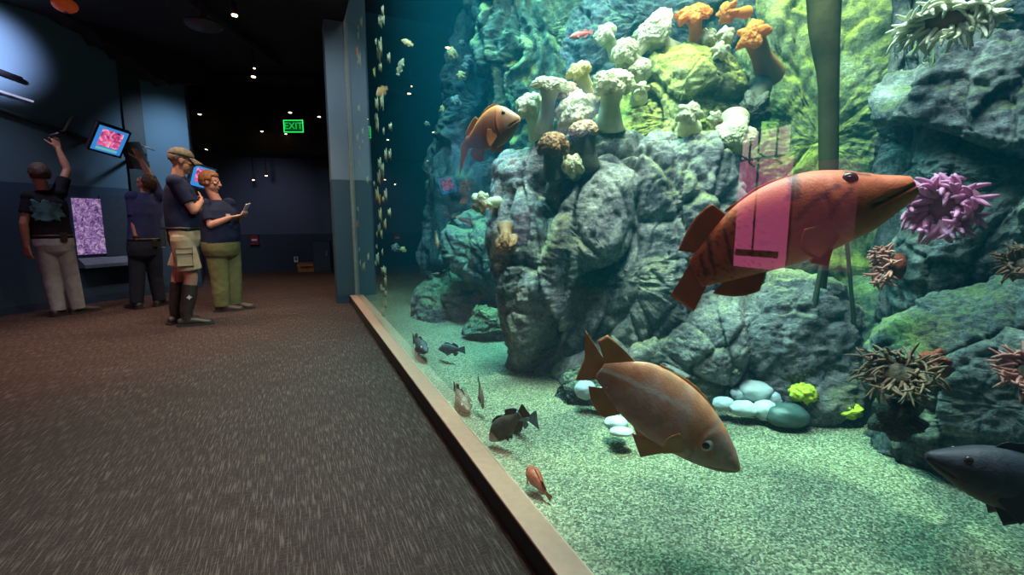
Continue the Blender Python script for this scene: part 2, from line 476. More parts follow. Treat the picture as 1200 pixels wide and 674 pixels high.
M['scr_pink'] = screen_mat('screen_pink_picture', [srgb(60, 20, 50), srgb(225, 90, 150), srgb(245, 190, 215)], 14, 1.0)
M['scr_green'] = pmat('screen_caption_glow', (.02, .1, .08), .3, .3, 30, emit=srgb(120, 200, 190), est=.8)
def tv(tl, tr_, bl, d, label, arm_to, cap=True):
    """flat screen: three pixel corners and their distances"""
    a, b_, c_ = P(*tl, d[0]), P(*tr_, d[1]), P(*bl, d[2])
    ex = b_ - a; ey = a - c_
    w, h = ex.length, ey.length
    ex.normalize(); ey = (ey - ex * ey.dot(ex)).normalized()
    n = ex.cross(ey).normalized()
    if n.dot(CAM - a) < 0: n = -n
    C = a + ex * w / 2 - ey * h / 2
    r = empty('television', C, label, 'television', 'screens hung along the left wall')
    bm = bmesh.new(); obox(bm, -n * .03, ex, ey, n, w / 2 + .02, h / 2 + .02, .03, .006)
    link('housing', bm_mesh(bm, 'housing', False), M['darkmetal'], r)
    bm = bmesh.new(); obox(bm, n * .002, ex, ey, n, w / 2, h / 2, .002)
    s = link('screen', bm_mesh(bm, 'screen', False), M['scr_blue'], r)
    bm = bmesh.new(); obox(bm, n * .005 + ey * h * .06, ex, ey, n, w * .36, h * .34, .0015)
    link('picture', bm_mesh(bm, 'picture', False), M['scr_pink'], s)
    if cap:
        bm = bmesh.new(); obox(bm, n * .005 - ey * h * .385, ex, ey, n, w * .36, h * .05, .0015)
        link('caption_strip', bm_mesh(bm, 'caption', False), M['scr_green'], s)
    bm = bmesh.new()
    st = -n * .06
    tube(bm, [st, st + (arm_to - C - st) * .5, arm_to - C], [.022, .022, .022], 8)
    link('bracket', bm_mesh(bm, 'bracket'), M['darkmetal'], r)
    return r
tvd = hit(126, 165, A0, wn3)
dW = (tvd - CAM).dot(FWD)
tv((117, 146), (151, 157), (104, 173), (dW - .75, dW - .45, dW - .72), 'wall television with pink picture and blue border above the raised hand', hit(112, 160, A0, wn3))
tvd2 = hit(234, 200, A0, wn3); dW2 = (tvd2 - CAM).dot(FWD)
tv((228, 193), (252, 200), (221, 216), (dW2 - .5, dW2 - .2, dW2 - .5), 'small bright blue television half hidden behind the man in the cap', hit(226, 195, A0, wn3), False)
# dark edge of a third screen seen from the side
c = hit(158, 182, A0 + wn3 * .52, wn3)
bm = bmesh.new(); ax = V((.35, .9, .15)).normalized(); az = V((-.25, -.05, .95)).normalized(); ay = az.cross(ax).normalized(); az = ax.cross(ay)
r = empty('television', c, 'dark television seen edge on above the man in blue', 'television', 'screens hung along the left wall')
obox(bm, V(), ax, ay, az, .16, .03, .17, .006); link('housing', bm_mesh(bm, 'housing', False), M['darkmetal'], r)
bm = bmesh.new(); tube(bm, [V(), hit(163, 180, A0, wn3) - c], [.022, .022], 8); link('bracket', bm_mesh(bm, 'bracket'), M['darkmetal'], r)
# steel brackets
M['steel'] = pmat('brushed_steel', (.45, .45, .47), .35, .1, metal=.8)
for (x0, y0, x1, y1, lb) in ((166, 171, 181, 176, 'upper thin steel bracket arm beside the dark wall strip'), (162, 186, 175, 190, 'lower thin steel bracket arm beside the dark wall strip'), (75, 153, 85, 135, 'thin grey bracket arm above the raised hand on the wall')):
    bm = bmesh.new(); p0 = hit(x0, y0, A0 + wn3 * .12, wn3); p1 = hit(x1, y1, A0 + wn3 * .12, wn3)
    tube(bm, [p0 - wn3 * .11 - p0, V(), p1 - p0], [.013] * 3, 8)
    tag(link('bracket_arm', bm_mesh(bm, 'bracket_arm'), M['steel'], loc=p0), lb, 'bracket')
# coral picture window on the left wall with a shade panel for its recess and sloping sill
W3 = V((wd.x, wd.y, 0))
p_tl, p_tr, p_bl = hit(82, 232, A0, wn3), hit(116, 236, A0, wn3), hit(87, 299, A0, wn3)
cw = (p_tr - p_tl).length; chh = p_tl.z - p_bl.z
C = p_tl + W3 * cw / 2 - EZ * chh / 2
r = empty('display_window', C, 'lilac glowing coral display window low on the blue left wall', 'display')
M['coral'] = screen_mat('coral_glow', [srgb(70, 50, 110), srgb(160, 120, 185), srgb(225, 195, 225)], 22, .62, 'noise')
bm = bmesh.new(); obox(bm, wn3 * .02, W3, wn3, EZ, cw / 2, .006, chh / 2); link('lit_panel', bm_mesh(bm, 'lit_panel', False), M['coral'], r)
q = hit(160, 240, A0, wn3)
sw = (q - p_tr).dot(W3)
M['recess'] = pmat('recess_panel', srgb(42, 62, 78), .7)
bm = bmesh.new(); obox(bm, W3 * (cw / 2 + sw / 2) + wn3 * .008, W3, wn3, EZ, sw / 2, .008, chh * .56); link('recess_shade', bm_mesh(bm, 'recess_shade', False), M['recess'], r)  # flat dark panel, the shade of the recess put into its colour
bm = bmesh.new(); vs = []
s0, s1 = -cw * .5, cw / 2 + sw
for s in (s0, s1):
    for (oo, zz) in ((.0, -chh * .56), (.13, -chh * .68), (.13, -chh * .74), (0, -chh * .74)):
        vs.append(bm.verts.new(W3 * s + wn3 * (oo + .002) + EZ * zz))
for k in range(4): bm.faces.new((vs[k], vs[(k + 1) % 4], vs[4 + (k + 1) % 4], vs[4 + k]))
bm.faces.new(vs[:4]); bm.faces.new(vs[4:])
M['wsill'] = pmat('wall_sill', srgb(92, 104, 122), .6)
link('sill', bm_mesh(bm, 'sill', False), M['wsill'], r)
# thin bright light slot and rail at the upper left of the wall
bm = bmesh.new(); p0, p1 = hit(-60, 88, A0 + wn3 * .05, wn3), hit(39, 119, A0 + wn3 * .05, wn3)
M['tubelight'] = pmat('light_tube', (.5, .5, .5), .4, .02, emit=(.6, .6, .9, 1), est=.6)
r = empty('wall_light', p0, 'slim white light bar low on the upper left wall', 'light')
tube(bm, [V(), p1 - p0], [.012, .012], 8); link('tube', bm_mesh(bm, 'tube'), M['tubelight'], r)
for s in (.75, .93):
    bm = bmesh.new(); tube(bm, [(p1 - p0) * s, (p1 - p0) * s - wn3 * .05], [.012, .012], 8)
    link('holder', bm_mesh(bm, 'holder'), M['darkmetal'], r)
bm = bmesh.new(); p0, p1 = hit(-60, 62, A0 + wn3 * .05, wn3), hit(25, 93, A0 + wn3 * .05, wn3)
r = empty('wall_rail', p0, 'dark rail on the upper left wall above the light bar', 'rail')
tube(bm, [V(), p1 - p0], [.03, .03], 8); link('bar', bm_mesh(bm, 'bar'), M['darkmetal'], r)
for s in (.7, .95):
    bm = bmesh.new(); tube(bm, [(p1 - p0) * s, (p1 - p0) * s - wn3 * .05], [.02, .02], 8)
    link('holder', bm_mesh(bm, 'holder'), M['darkmetal'], r)
# dark conduit on the wall behind the first man
bm = bmesh.new(); p0, p1 = hit(-30, 118, A0 + wn3 * .03, wn3), hit(108, 166, A0 + wn3 * .03, wn3)
tube(bm, [V(), p1 - p0], [.028, .028], 8)
tag(link('wall_conduit', bm_mesh(bm, 'wall_conduit'), M['strip'], loc=p0), 'dark conduit running along the left wall to the television', 'conduit')

# pink display on the near stretch of the left wall, seen only as its reflection in the glass
def mirror_hit(x, y, X):
    q = PX(x, y, 2 * GX - X); return V((X, q.y, q.z))
XW = -3.72
a, b_ = mirror_hit(870, 190, XW), mirror_hit(925, 318, XW)
c_ = mirror_hit(1000, 300, XW); topz = mirror_hit(870, 158, XW).z
C = V((XW, (a.y + b_.y) / 2, 0))
r = empty('display_case', V((XW, C.y, b_.z)), 'pink lit wall display mirrored in the glass over the striped fish', 'display')
M['pinkglow'] = pmat('pink_glow', (.3, .1, .2), .5, .08, 3, emit=(1.0, .16, .42, 1), est=3.6)
M['pinkdim'] = pmat('pink_dim_glow', (.3, .1, .2), .5, .08, 3, emit=(1.0, .22, .36, 1), est=.6)
M['whiteglow'] = pmat('warm_white_glow', (.4, .4, .4), .5, .05, 3, emit=(1.0, .72, .62, 1), est=4.5)
def quadbox(name, y0, y1, z0, z1, x0, x1, mat):
    bm = bmesh.new(); box(bm, (x0 - XW, min(y0, y1) - C.y, z0 - b_.z), (x1 - XW, max(y0, y1) - C.y, z1 - b_.z))
    return link(name, bm_mesh(bm, name, False), mat, r)
H = a.z - b_.z
quadbox('bright_panel', a.y, b_.y, b_.z, a.z, XW, XW + .02, M['pinkglow'])
quadbox('dim_panel', b_.y, c_.y, b_.z + .05, a.z - .1, XW, XW + .015, M['pinkdim'])
quadbox('lamp_strip', a.y - .02, b_.y + .1, a.z + .03, topz, XW, XW + .02, M['whiteglow'])
quadbox('shelf', a.y - .05, b_.y + .12, b_.z + H * .11, b_.z + H * .17, XW + .02, XW + .06, M['darkmetal'])
dy = (a.y - b_.y)
quadbox('mullion', b_.y - .01, b_.y + .01, b_.z, a.z, XW + .02, XW + .04, M['darkmetal'])
quadbox('mullion', b_.y + dy * .62, b_.y + dy * .65, b_.z + H * .17, a.z, XW + .02, XW + .03, M['darkmetal'])
for k, s in enumerate((.95, .78, .62, .3)):
    bm = bmesh.new(); y0 = b_.y + dy * s - C.y
    tube(bm, [V((.05, y0, topz - b_.z)), V((.05, y0, topz - b_.z - H * (.2 + .08 * (k % 2)))), V((.05, y0 - .08, topz - b_.z - H * (.24 + .08 * (k % 2))))], [.012] * 3, 8)
    link('hook', bm_mesh(bm, 'hook'), M['darkmetal'], r)

# ---- ceiling lamps
M['lampglow'] = pmat('lamp_glow', (.5, .4, .3), .5, .02, emit=(1.0, .66, .36, 1), est=14)
def can(px, py, d, label, rad, energy=0, white=False, aim=None):
    z = P(px, py, d)
    r = empty('ceiling_lamp', z, label, 'ceiling lamp', 'small lamps under the black ceiling')
    bm = bmesh.new(); tube(bm, [V((0, 0, .004)), V((0, 0, .13))], [rad * 1.25, rad * 1.1], 16)
    link('can', bm_mesh(bm, 'can'), M['black'], r)
    bm = bmesh.new(); tube(bm, [V((0, 0, -.006)), V((0, 0, .004))], [rad * .9, rad], 16)
    link('bulb', bm_mesh(bm, 'bulb'), M['lampglow'], r)
    if 3.55 - z.z > .14:
        bm = bmesh.new(); tube(bm, [V((0, 0, .12)), V((0, 0, 3.56 - z.z))], [.008, .008], 6)
        link('stem', bm_mesh(bm, 'stem'), M['black'], r)
    if energy:
        ld = bpy.data.lights.new('spot', 'SPOT'); ld.energy = energy; ld.spot_size = math.radians(105); ld.spot_blend = .8; ld.shadow_soft_size = .06
        ld.color = (1, .72, .5)
        lo = bpy.data.objects.new('lamp_beam', ld); COL.objects.link(lo); lo.location = z - V((0, 0, .03))
        if aim is not None:
            lo.rotation_euler = (V(aim) - z).to_track_quat('-Z', 'Y').to_euler()
    return r
LAMPS = [(275, 18, 5.0, .030, 130, 'brightest ceiling lamp, nearest the camera at the top'),
 (297, 90, 6.9, .030, 150, 'second bright ceiling lamp hanging over the hall'),
 (298, 80, 6.6, .012, 0, 'faint ceiling lamp just above the second bright one'),
 (234, 134, 8.6, .026, 0, 'ceiling lamp just right of the pale wall end'),
 (340, 132, 8.6, .028, 60, 'ceiling lamp above the green exit sign'),
 (374, 137, 8.6, .024, 0, 'ceiling lamp close to the blue pillar, right of the sign'),
 (307, 154, 9.0, .024, 60, 'ceiling lamp left of the green exit sign'),
 (335, 157, 9.2, .018, 0, 'dim ceiling lamp just under the exit sign'),
 (242, 175, 9.3, .024, 60, 'ceiling lamp over the head of the woman'),
 (282, 174, 9.3, .024, 0, 'middle ceiling lamp of the low row of three'),
 (306, 175, 9.3, .024, 0, 'rightmost ceiling lamp of the low row of three'),
 (312, 206, 9.6, .022, 0, 'low hanging lamp before the navy far wall, the right of two'),
 (297, 211, 9.6, .018, 0, 'low hanging lamp before the navy far wall, the left of two')]
for (px, py, d, rad, en, lb) in LAMPS:
    can(px, py, d, lb, rad, en if d < 7 else 0)
# speaker disc in the ceiling, round orange hub
c = P(239, 33, 5.2)
r = empty('ceiling_speaker', c, 'round grey speaker grille under the black ceiling', 'speaker')
M['grille'] = pmat('dark_grille', (.05, .05, .055), .5, .3, 300)
bm = bmesh.new(); tube(bm, [V((0, 0, 0)), V((0, 0, .03))], [.15, .165], 28); link('grille', bm_mesh(bm, 'grille'), M['grille'], r)
bm = bmesh.new(); tube(bm, [V((0, 0, .02)), V((0, 0, .05))], [.18, .18], 28); link('rim', bm_mesh(bm, 'rim'), M['darkmetal'], r)
bm = bmesh.new(); tube(bm, [V((0, 0, .03)), V((0, 0, 3.56 - c.z))], [.03, .03], 10); link('stem', bm_mesh(bm, 'stem'), M['black'], r)
c = P(76, 6, 5.0)
r = empty('orange_lamp', c, 'round orange fitting at the top of the left wall', 'lamp')
M['orange'] = pmat('orange_glow', srgb(210, 95, 45), .5, .2, emit=srgb(220, 90, 40), est=.12)  # orange colour with a faint glow of its own added
bm = bmesh.new(); ellipsoid(bm, V(), EX, EY, EZ, .11, .11, .07); link('shade', bm_mesh(bm, 'shade'), M['orange'], r)
bm = bmesh.new(); ellipsoid(bm, V((0, 0, -.05)), EX, EY, EZ, .03, .03, .03); link('bulb', bm_mesh(bm, 'bulb'), pmat('violet_bulb', (.2, .1, .3), .4), r)
bm = bmesh.new(); tube(bm, [V((0, 0, .05)), V((0, 0, max(.1, 3.56 - c.z)))], [.012, .012], 8); link('stem', bm_mesh(bm, 'stem'), M['black'], r)
# pipes under the ceiling
for k, (x0, y0, x1, y1, d0, d1, lb) in enumerate(((205, 20, 330, 98, 4.9, 7.4, 'long dark pipe under the ceiling beside the speaker'), (232, 108, 376, 104, 8, 8, 'dark pipe crossing the hall below the ceiling'))):
    bm = bmesh.new(); p0, p1 = P(x0, y0, d0), P(x1, y1, d1); zz = min(3.5, p0.z, p1.z); p0.z = p1.z = 3.47
    tube(bm, [V(), p1 - p0], [.05, .05], 10)
    tag(link('ceiling_pipe', bm_mesh(bm, 'ceiling_pipe'), M['black'], loc=p0), lb, 'pipe')

# exit sign
dX = 8.9
c = P(344, 148, dX)
r = empty('exit_sign', c, 'small green lit exit sign hanging from the black ceiling', 'sign')
hd = V((FWD.x, FWD.y, 0)).normalized()
M['green'] = pmat('exit_green_glow', (.02, .2, .05), .4, .02, emit=(.02, .8, .12, 1), est=1.7)
M['greenmid'] = pmat('exit_green_letters', (.01, .1, .03), .4, .02, emit=(.01, .6, .08, 1), est=.9)
M['greendim'] = pmat('exit_green_back', (.005, .05, .015), .4, .02, emit=(.0, .16, .03, 1), est=.35)
w, h = 11.5 / PPM(dX), 7 / PPM(dX)
bm = bmesh.new(); obox(bm, hd * .03, RGT, hd, EZ, w + .015, .025, h + .015); link('housing', bm_mesh(bm, 'housing', False), M['darkmetal'], r)
bm = bmesh.new(); obox(bm, V(), RGT, hd, EZ, w, .004, h); link('face', bm_mesh(bm, 'face', False), M['greendim'], r)
bm = bmesh.new()
for s in (-1, 1):
    obox(bm, RGT * (w - .006) * s - hd * .006, RGT, hd, EZ, .006, .004, h); obox(bm, EZ * (h - .006) * s - hd * .006, RGT, hd, EZ, w, .004, .006)
link('border', bm_mesh(bm, 'border', False), M['green'], r)
fc = bpy.data.curves.new('exit_text', 'FONT'); fc.body = 'EXIT'; fc.size = .17; fc.align_x = 'CENTER'; fc.align_y = 'CENTER'; fc.extrude = .002
to = bpy.data.objects.new('tmp', fc); COL.objects.link(to)
dg = bpy.context.evaluated_depsgraph_get(); me = bpy.data.meshes.new_from_object(to.evaluated_get(dg)); bpy.data.objects.remove(to)
o = link('lettering', me, M['greenmid'], r)
o.matrix_local = Matrix.Translation(-hd * .009) @ Matrix((RGT, EZ, -hd)).transposed().to_4x4()
bm = bmesh.new()
for s in (-1, 1): tube(bm, [RGT * w * .7 * s + EZ * h + hd * .03, RGT * w * .7 * s + EZ * (3.56 - c.z) + hd * .03], [.006, .006], 6)
link('hanger', bm_mesh(bm, 'hanger'), M['black'], r)
# fire alarm, socket, bench and bin at the far wall
f3 = V((fn.x, fn.y, 0)); F0 = V((FA.x, FA.y, 0)); fd3 = V((fd.x, fd.y, 0))
c = hit(299, 281, F0, f3)
r = empty('alarm_box', c, 'small dark red alarm box on the navy far wall', 'alarm')
bm = bmesh.new(); obox(bm, f3 * .035, fd3, f3, EZ, .085, .03, .1, .01); link('casing', bm_mesh(bm, 'casing', False), pmat('alarm_red', srgb(120, 28, 34), .5), r)
bm = bmesh.new(); obox(bm, f3 * .07, fd3, f3, EZ, .05, .006, .02, .002); link('handle', bm_mesh(bm, 'handle', False), M['white_plastic'], r)
c = hit(347, 304, F0, f3)
r = empty('wall_socket', c, 'small pale wall socket low on the far wall', 'socket')
bm = bmesh.new(); obox(bm, f3 * .006, fd3, f3, EZ, .04, .006, .06, .002); link('plate', bm_mesh(bm, 'plate', False), M['white_plastic'], r)
bm = bmesh.new(); obox(bm, f3 * .0125, fd3, f3, EZ, .02, .003, .018); obox(bm, f3 * .0125 + EZ * .035, fd3, f3, EZ, .02, .003, .012); link('outlet', bm_mesh(bm, 'outlet', False), M['darkmetal'], r)
M['wood'] = pmat('warm_wood', srgb(150, 105, 62), .5, .2, 9)
c = G(361, 318); 
r = empty('wooden_bench', c, 'low wooden bench against the far wall by the pillar', 'bench')
bm = bmesh.new(); obox(bm, EZ * .15, fd3, f3, EZ, .19, .15, .03, .006); link('seat', bm_mesh(bm, 'seat', False), M['wood'], r)
for s in (-1, 1):
    bm = bmesh.new(); obox(bm, EZ * .06 + fd3 * .15 * s, fd3, f3, EZ, .03, .14, .06); link('leg', bm_mesh(bm, 'leg', False), M['wood'], r)
bm = bmesh.new(); obox(bm, EZ * .06 + f3 * .1, fd3, f3, EZ, .12, .01, .06); link('apron', bm_mesh(bm, 'apron', False), M['wood'], r)
c = G(379, 318)
r = empty('storage_cabinet', c, 'dark blue cabinet beside the pillar at the far wall', 'cabinet')
bm = bmesh.new(); obox(bm, EZ * .33, fd3, f3, EZ, .17, .16, .33, .006); link('body', bm_mesh(bm, 'body', False), M['base'], r)
bm = bmesh.new(); obox(bm, EZ * .33 + f3 * .165, fd3, f3, EZ, .15, .008, .30, .003); d_ = link('door', bm_mesh(bm, 'door', False), pmat('cabinet_door', srgb(48, 66, 84), .6), r)
bm = bmesh.new(); obox(bm, EZ * .4 + f3 * .18 + fd3 * .1, fd3, f3, EZ, .01, .008, .05, .003); link('handle', bm_mesh(bm, 'handle', False), M['steel'], d_)
# ================================================================== THE TANK
GZ = .085
def rock(name, label, outline, d, thick, seed, mat, nu=260, nv=120, amp=.06, e=.55, center=None, crack=.05, freq=3.0, cat='rock', group=None, lean=0, tilt=0, strata=0, facet=.13, zs=.75, back=1.0):
    """closed boulder whose silhouette, seen square on, follows the outline"""
    cx = sum(p[0] for p in outline) / len(outline); cy = sum(p[1] for p in outline) / len(outline)
    if center: cx, cy = center
    C = P(cx, cy, d)
    n = V((CAM.x - C.x, CAM.y - C.y, 0)).normalized()
    n = Matrix.Rotation(tilt, 3, 'Z') @ n
    t_ = V((-n.y, n.x, 0))
    pts = []
    for (x, y) in outline:
        q = hit(x, y, C, n) - C
        pts.append((q.dot(t_), q.z))
    R = []
    m_ = len(pts)
    for k in range(nu):
        th = 2 * PI * k / nu
        dx, dz = math.cos(th), math.sin(th)
        best = .02
        for i in range(m_):
            (ax, az), (bx, bz) = pts[i], pts[(i + 1) % m_]
            ex, ez = bx - ax, bz - az
            den = dx * ez - dz * ex
            if abs(den) < 1e-9: continue
            s = (ax * ez - az * ex) / den
            u = (ax * dz - az * dx) / den
            if s > 0 and -1e-6 <= u <= 1 + 1e-6: best = max(best, s)
        R.append(best)
    # soften the corners a little
    for _ in range(3):
        R = [(R[k - 1] + 2 * R[k] + R[(k + 1) % nu]) / 4 for k in range(nu)]
    bm = bmesh.new()
    rows = []
    for j in range(nv + 1):
        q_ = 2 * j / nv - 1                       # back pole .. rim .. front pole
        rho = math.sin((1 - abs(q_)) * PI / 2)
        w = max(0, 1 - rho ** (1.6 / e)) ** (e * 1.1) * (1 if q_ > 0 else -back) * thick
        if j in (0, nv):
            row = [bm.verts.new(n * w)]
        else:
            row = []
            for k in range(nu):
                th = 2 * PI * k / nu
                u, z = rho * R[k] * math.cos(th), rho * R[k] * math.sin(th)
                row.append(bm.verts.new(t_ * u + EZ * z + n * (w + lean * z)))
        rows.append(row)
    for j in range(nv):
        A, B = rows[j], rows[j + 1]
        for k in range(nu):
            k2 = (k + 1) % nu
            if len(A) == 1: bm.faces.new((A[0], B[k2], B[k]))
            elif len(B) == 1: bm.faces.new((A[k], A[k2], B[0]))
            else: bm.faces.new((A[k], A[k2], B[k2], B[k]))
    bmesh.ops.recalc_face_normals(bm, faces=bm.faces)
    bm.normal_update()
    off = V((seed * 3.1, seed * 1.7, seed * .9))
    mv = []
    for v in bm.verts:
        p = v.co + off
        wv = V((noise.noise(p * 2.3), noise.noise(p * 2.3 + V((9, 0, 0))), noise.noise(p * 2.3 + V((0, 9, 0)))))
        dv = amp * .8 * noise.fractal(p * freq * .7, .9, 2.1, 4)
        for (fq, k1, k2, sh_) in ((freq * .62, facet, crack, 16), (freq * 1.7, facet * .8, crack * .45, 12), (freq * 4.6, facet * .7, crack * .14, 8)):
            wp = (p + wv * (.3 / fq)) * fq
            wp = V((wp.x, wp.y, wp.z * zs))
            dd, pp = noise.voronoi(wp)
            c = pp[0]
            rd = V((noise.cell(c * 7.3 + V((1, 0, 0))), noise.cell(c * 7.3 + V((0, 5, 0))), noise.cell(c * 7.3 + V((0, 0, 9)))))
            dv += k1 * rd.dot(wp - c) / fq * 1.6 - k2 * max(0, 1 - (dd[1] - dd[0]) * sh_ * .6) ** 1.5 * (.35 + .65 * max(0, min(1, .5 + 1.6 * noise.noise(p * 1.7 + V((4, 4, fq))))))
        dv += amp * .22 * (noise.ridged_multi_fractal(V((p.x + p.z * .3, p.y + p.z * .3, p.z * 1.8)) * freq * 4, .9, 2.2, 4, 1, 2) - 1)
        if strata:
            dv += strata * math.sin((t_.dot(p) + .25 * noise.noise(p * 3)) * 34)
        mv.append(v.normal * dv)
    for v, q in zip(bm.verts, mv): v.co += q
    o = link(name, bm_mesh(bm, name), mat, loc=C)
    tag(o, label, cat, group)
    return o

ROCKG = 'rocks of the tank reef'
rock('central_rock', 'tall grey cracked rock column in the middle of the tank', [(578, 205), (580, 188), (598, 172), (645, 162), (700, 154), (770, 152), (845, 152), (868, 172), (874, 250), (876, 330), (872, 470), (760, 500), (650, 490), (630, 470), (594, 466), (594, 440), (604, 412), (596, 380), (597, 360), (586, 320), (579, 250)], 3.15, .34, 1, M['rock'], 440, 210, .045, .5, (735, 320), .09, 2.9, zs=.36, facet=.16)
rock('mound_rock', 'sunlit yellow green rock mound behind the white anemones', [(660, 190), (690, 140), (722, 108), (748, 82), (772, 66), (812, 55), (845, 64), (866, 84), (880, 120), (884, 165), (880, 215), (780, 230), (690, 230)], 3.35, .38, 22, M['rock_green'], 300, 130, .05, .6, (785, 150), .04, 2.6)
rock('lit_rock', 'bright yellow green lit rock face behind the kelp stem', [(868, -70), (1075, -70), (1080, 200), (1070, 440), (890, 440), (880, 330), (874, 200), (860, 90)], 3.55, .25, 3, M['rock_green'], 360, 150, .06, .5, (965, 170), .06, 3.0)
rock('upright_rock', 'dark green upright rock post beside the slate rock', [(1036, -60), (1076, -60), (1074, 100), (1068, 230), (1064, 400), (1040, 400), (1030, 330), (1036, 250), (1034, 120), (1044, 40)], 2.35, .07, 4, M['rock_right'], 200, 120, .03, .55, (1052, 170), .02, 3.5)
rock('slate_rock', 'large dark slate rock at the right behind the pink anemone', [(1052, 110), (1066, 62), (1110, 50), (1200, 42), (1330, 30), (1400, 150), (1400, 330), (1260, 330), (1180, 352), (1100, 400), (1052, 402), (1044, 340), (1056, 250)], 2.02, .26, 5, M['rock_right'], 380, 170, .05, .5, (1190, 200), .05, 3.2)
rock('overhanging_rock', 'rock overhang in the top right corner', [(1060, 50), (1062, -60), (1200, -80), (1420, -80), (1420, 60), (1250, 48), (1150, 40)], 2.55, .22, 6, M['rock_right'], 260, 110, .05, .55, (1230, -20), .05, 3.0)
rock('boulder', 'large green grey boulder at the lower right carrying brown anemones', [(1006, 480), (1012, 405), (1035, 375), (1080, 352), (1130, 330), (1190, 306), (1290, 262), (1450, 300), (1480, 640), (1330, 700), (1210, 640), (1140, 600), (1070, 572), (1020, 558), (990, 536)], 1.92, .34, 7, M['rock_right'], 400, 180, .035, .6, (1180, 450), .05, 3.4)
rock('boulder', 'broad dappled boulder low in the centre behind the pale cobbles', [(640, 480), (642, 440), (662, 420), (715, 402), (775, 390), (826, 352), (868, 334), (930, 322), (990, 332), (1014, 380), (1012, 470), (950, 500), (830, 505), (720, 505), (660, 500)], 2.82, .30, 8, M['rock'], 360, 160, .05, .55, (840, 430), .07, 2.8)
rock('round_rock', 'smooth dark rock between the boulder and the column foot', [(640, 476), (646, 450), (660, 432), (690, 424), (716, 440), (722, 476), (690, 490)], 2.72, .12, 10, M['rock_far'], 160, 80, .02, .7, None, .02, 5)
# farther reef on the left
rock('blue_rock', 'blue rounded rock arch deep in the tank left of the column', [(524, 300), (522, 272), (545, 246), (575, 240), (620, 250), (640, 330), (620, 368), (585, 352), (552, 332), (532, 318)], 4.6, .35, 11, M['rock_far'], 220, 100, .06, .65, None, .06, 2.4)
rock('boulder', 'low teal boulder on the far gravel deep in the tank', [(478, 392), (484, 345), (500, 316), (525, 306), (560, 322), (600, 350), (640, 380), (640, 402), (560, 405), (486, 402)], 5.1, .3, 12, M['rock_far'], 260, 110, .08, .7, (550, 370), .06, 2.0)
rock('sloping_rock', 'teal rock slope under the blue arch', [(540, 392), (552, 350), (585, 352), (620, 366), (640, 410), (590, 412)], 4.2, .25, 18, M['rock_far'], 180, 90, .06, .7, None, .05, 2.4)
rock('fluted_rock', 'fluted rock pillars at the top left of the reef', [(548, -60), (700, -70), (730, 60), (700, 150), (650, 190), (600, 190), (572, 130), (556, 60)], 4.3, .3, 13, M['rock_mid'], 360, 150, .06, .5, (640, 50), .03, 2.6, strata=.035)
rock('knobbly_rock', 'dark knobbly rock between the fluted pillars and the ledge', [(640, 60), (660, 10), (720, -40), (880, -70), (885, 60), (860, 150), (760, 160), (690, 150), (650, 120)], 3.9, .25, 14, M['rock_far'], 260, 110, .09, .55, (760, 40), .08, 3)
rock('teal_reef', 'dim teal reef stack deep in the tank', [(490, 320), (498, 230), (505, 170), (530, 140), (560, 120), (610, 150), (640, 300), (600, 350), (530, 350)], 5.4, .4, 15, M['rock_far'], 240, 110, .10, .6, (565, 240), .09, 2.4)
rock('dark_rock', 'dark rock in the gap behind the thin kelp stems', [(930, 470), (940, 400), (985, 330), (1060, 320), (1090, 420), (1060, 500), (960, 500)], 3.1, .2, 16, M['rock_far'], 180, 80, .05, .6, None, .05, 3)
rock('small_rock', 'small reddish rock beside the yellow sponges', [(955, 462), (960, 440), (980, 432), (1002, 440), (1008, 470), (985, 482)], 2.75, .07, 17, M['rock'], 120, 60, .015, .8, None, .01, 6)

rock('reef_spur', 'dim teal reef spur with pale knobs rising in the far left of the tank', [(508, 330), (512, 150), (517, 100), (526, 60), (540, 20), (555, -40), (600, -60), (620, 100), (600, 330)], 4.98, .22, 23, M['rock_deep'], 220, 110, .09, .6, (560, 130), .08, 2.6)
# gravel bed
m, t, b = nt('gravel')
ge = N(t, 'ShaderNodeNewGeometry')
vo = N(t, 'ShaderNodeTexVoronoi'); vo.inputs['Scale'].default_value = 150
t.links.new(ge.outputs['Position'], vo.inputs['Vector'])
cr = N(t, 'ShaderNodeValToRGB'); e = cr.color_ramp.elements
e[0].position = .0; e[0].color = (.035, .035, .02, 1); e[1].position = 1; e[1].color = (.40, .36, .23, 1)
k = e.new(.3); k.color = (.10, .10, .06, 1); k = e.new(.65); k.color = (.20, .185, .115, 1)
sp = N(t, 'ShaderNodeSeparateColor'); t.links.new(vo.outputs['Color'], sp.inputs[0]); t.links.new(sp.outputs[0], cr.inputs['Fac'])
nz = N(t, 'ShaderNodeTexNoise'); nz.inputs['Scale'].default_value = 2.2; nz.inputs['Detail'].default_value = 6
t.links.new(ge.outputs['Position'], nz.inputs['Vector'])
mr = N(t, 'ShaderNodeMapRange'); mr.inputs['From Min'].default_value = .3; mr.inputs['From Max'].default_value = .7; mr.inputs['To Min'].default_value = .8; mr.inputs['To Max'].default_value = 1.2; t.links.new(nz.outputs['Fac'], mr.inputs['Value'])
sc = N(t, 'ShaderNodeVectorMath', operation='SCALE'); t.links.new(cr.outputs['Color'], sc.inputs[0]); t.links.new(mr.outputs['Result'], sc.inputs['Scale'])
t.links.new(sc.outputs['Vector'], b.inputs['Base Color']); b.inputs['Roughness'].default_value = .8
bp = N(t, 'ShaderNodeBump'); bp.inputs['Strength'].default_value = .8; bp.inputs['Distance'].default_value = .006; bp.invert = True
t.links.new(vo.outputs['Distance'], bp.inputs['Height']); t.links.new(bp.outputs['Normal'], b.inputs['Normal'])
M['gravel'] = m
bm = bmesh.new()
gx0, gx1, gy0, gy1 = GX, 5.99, -2.59, 9.19
nx, ny = 110, 220
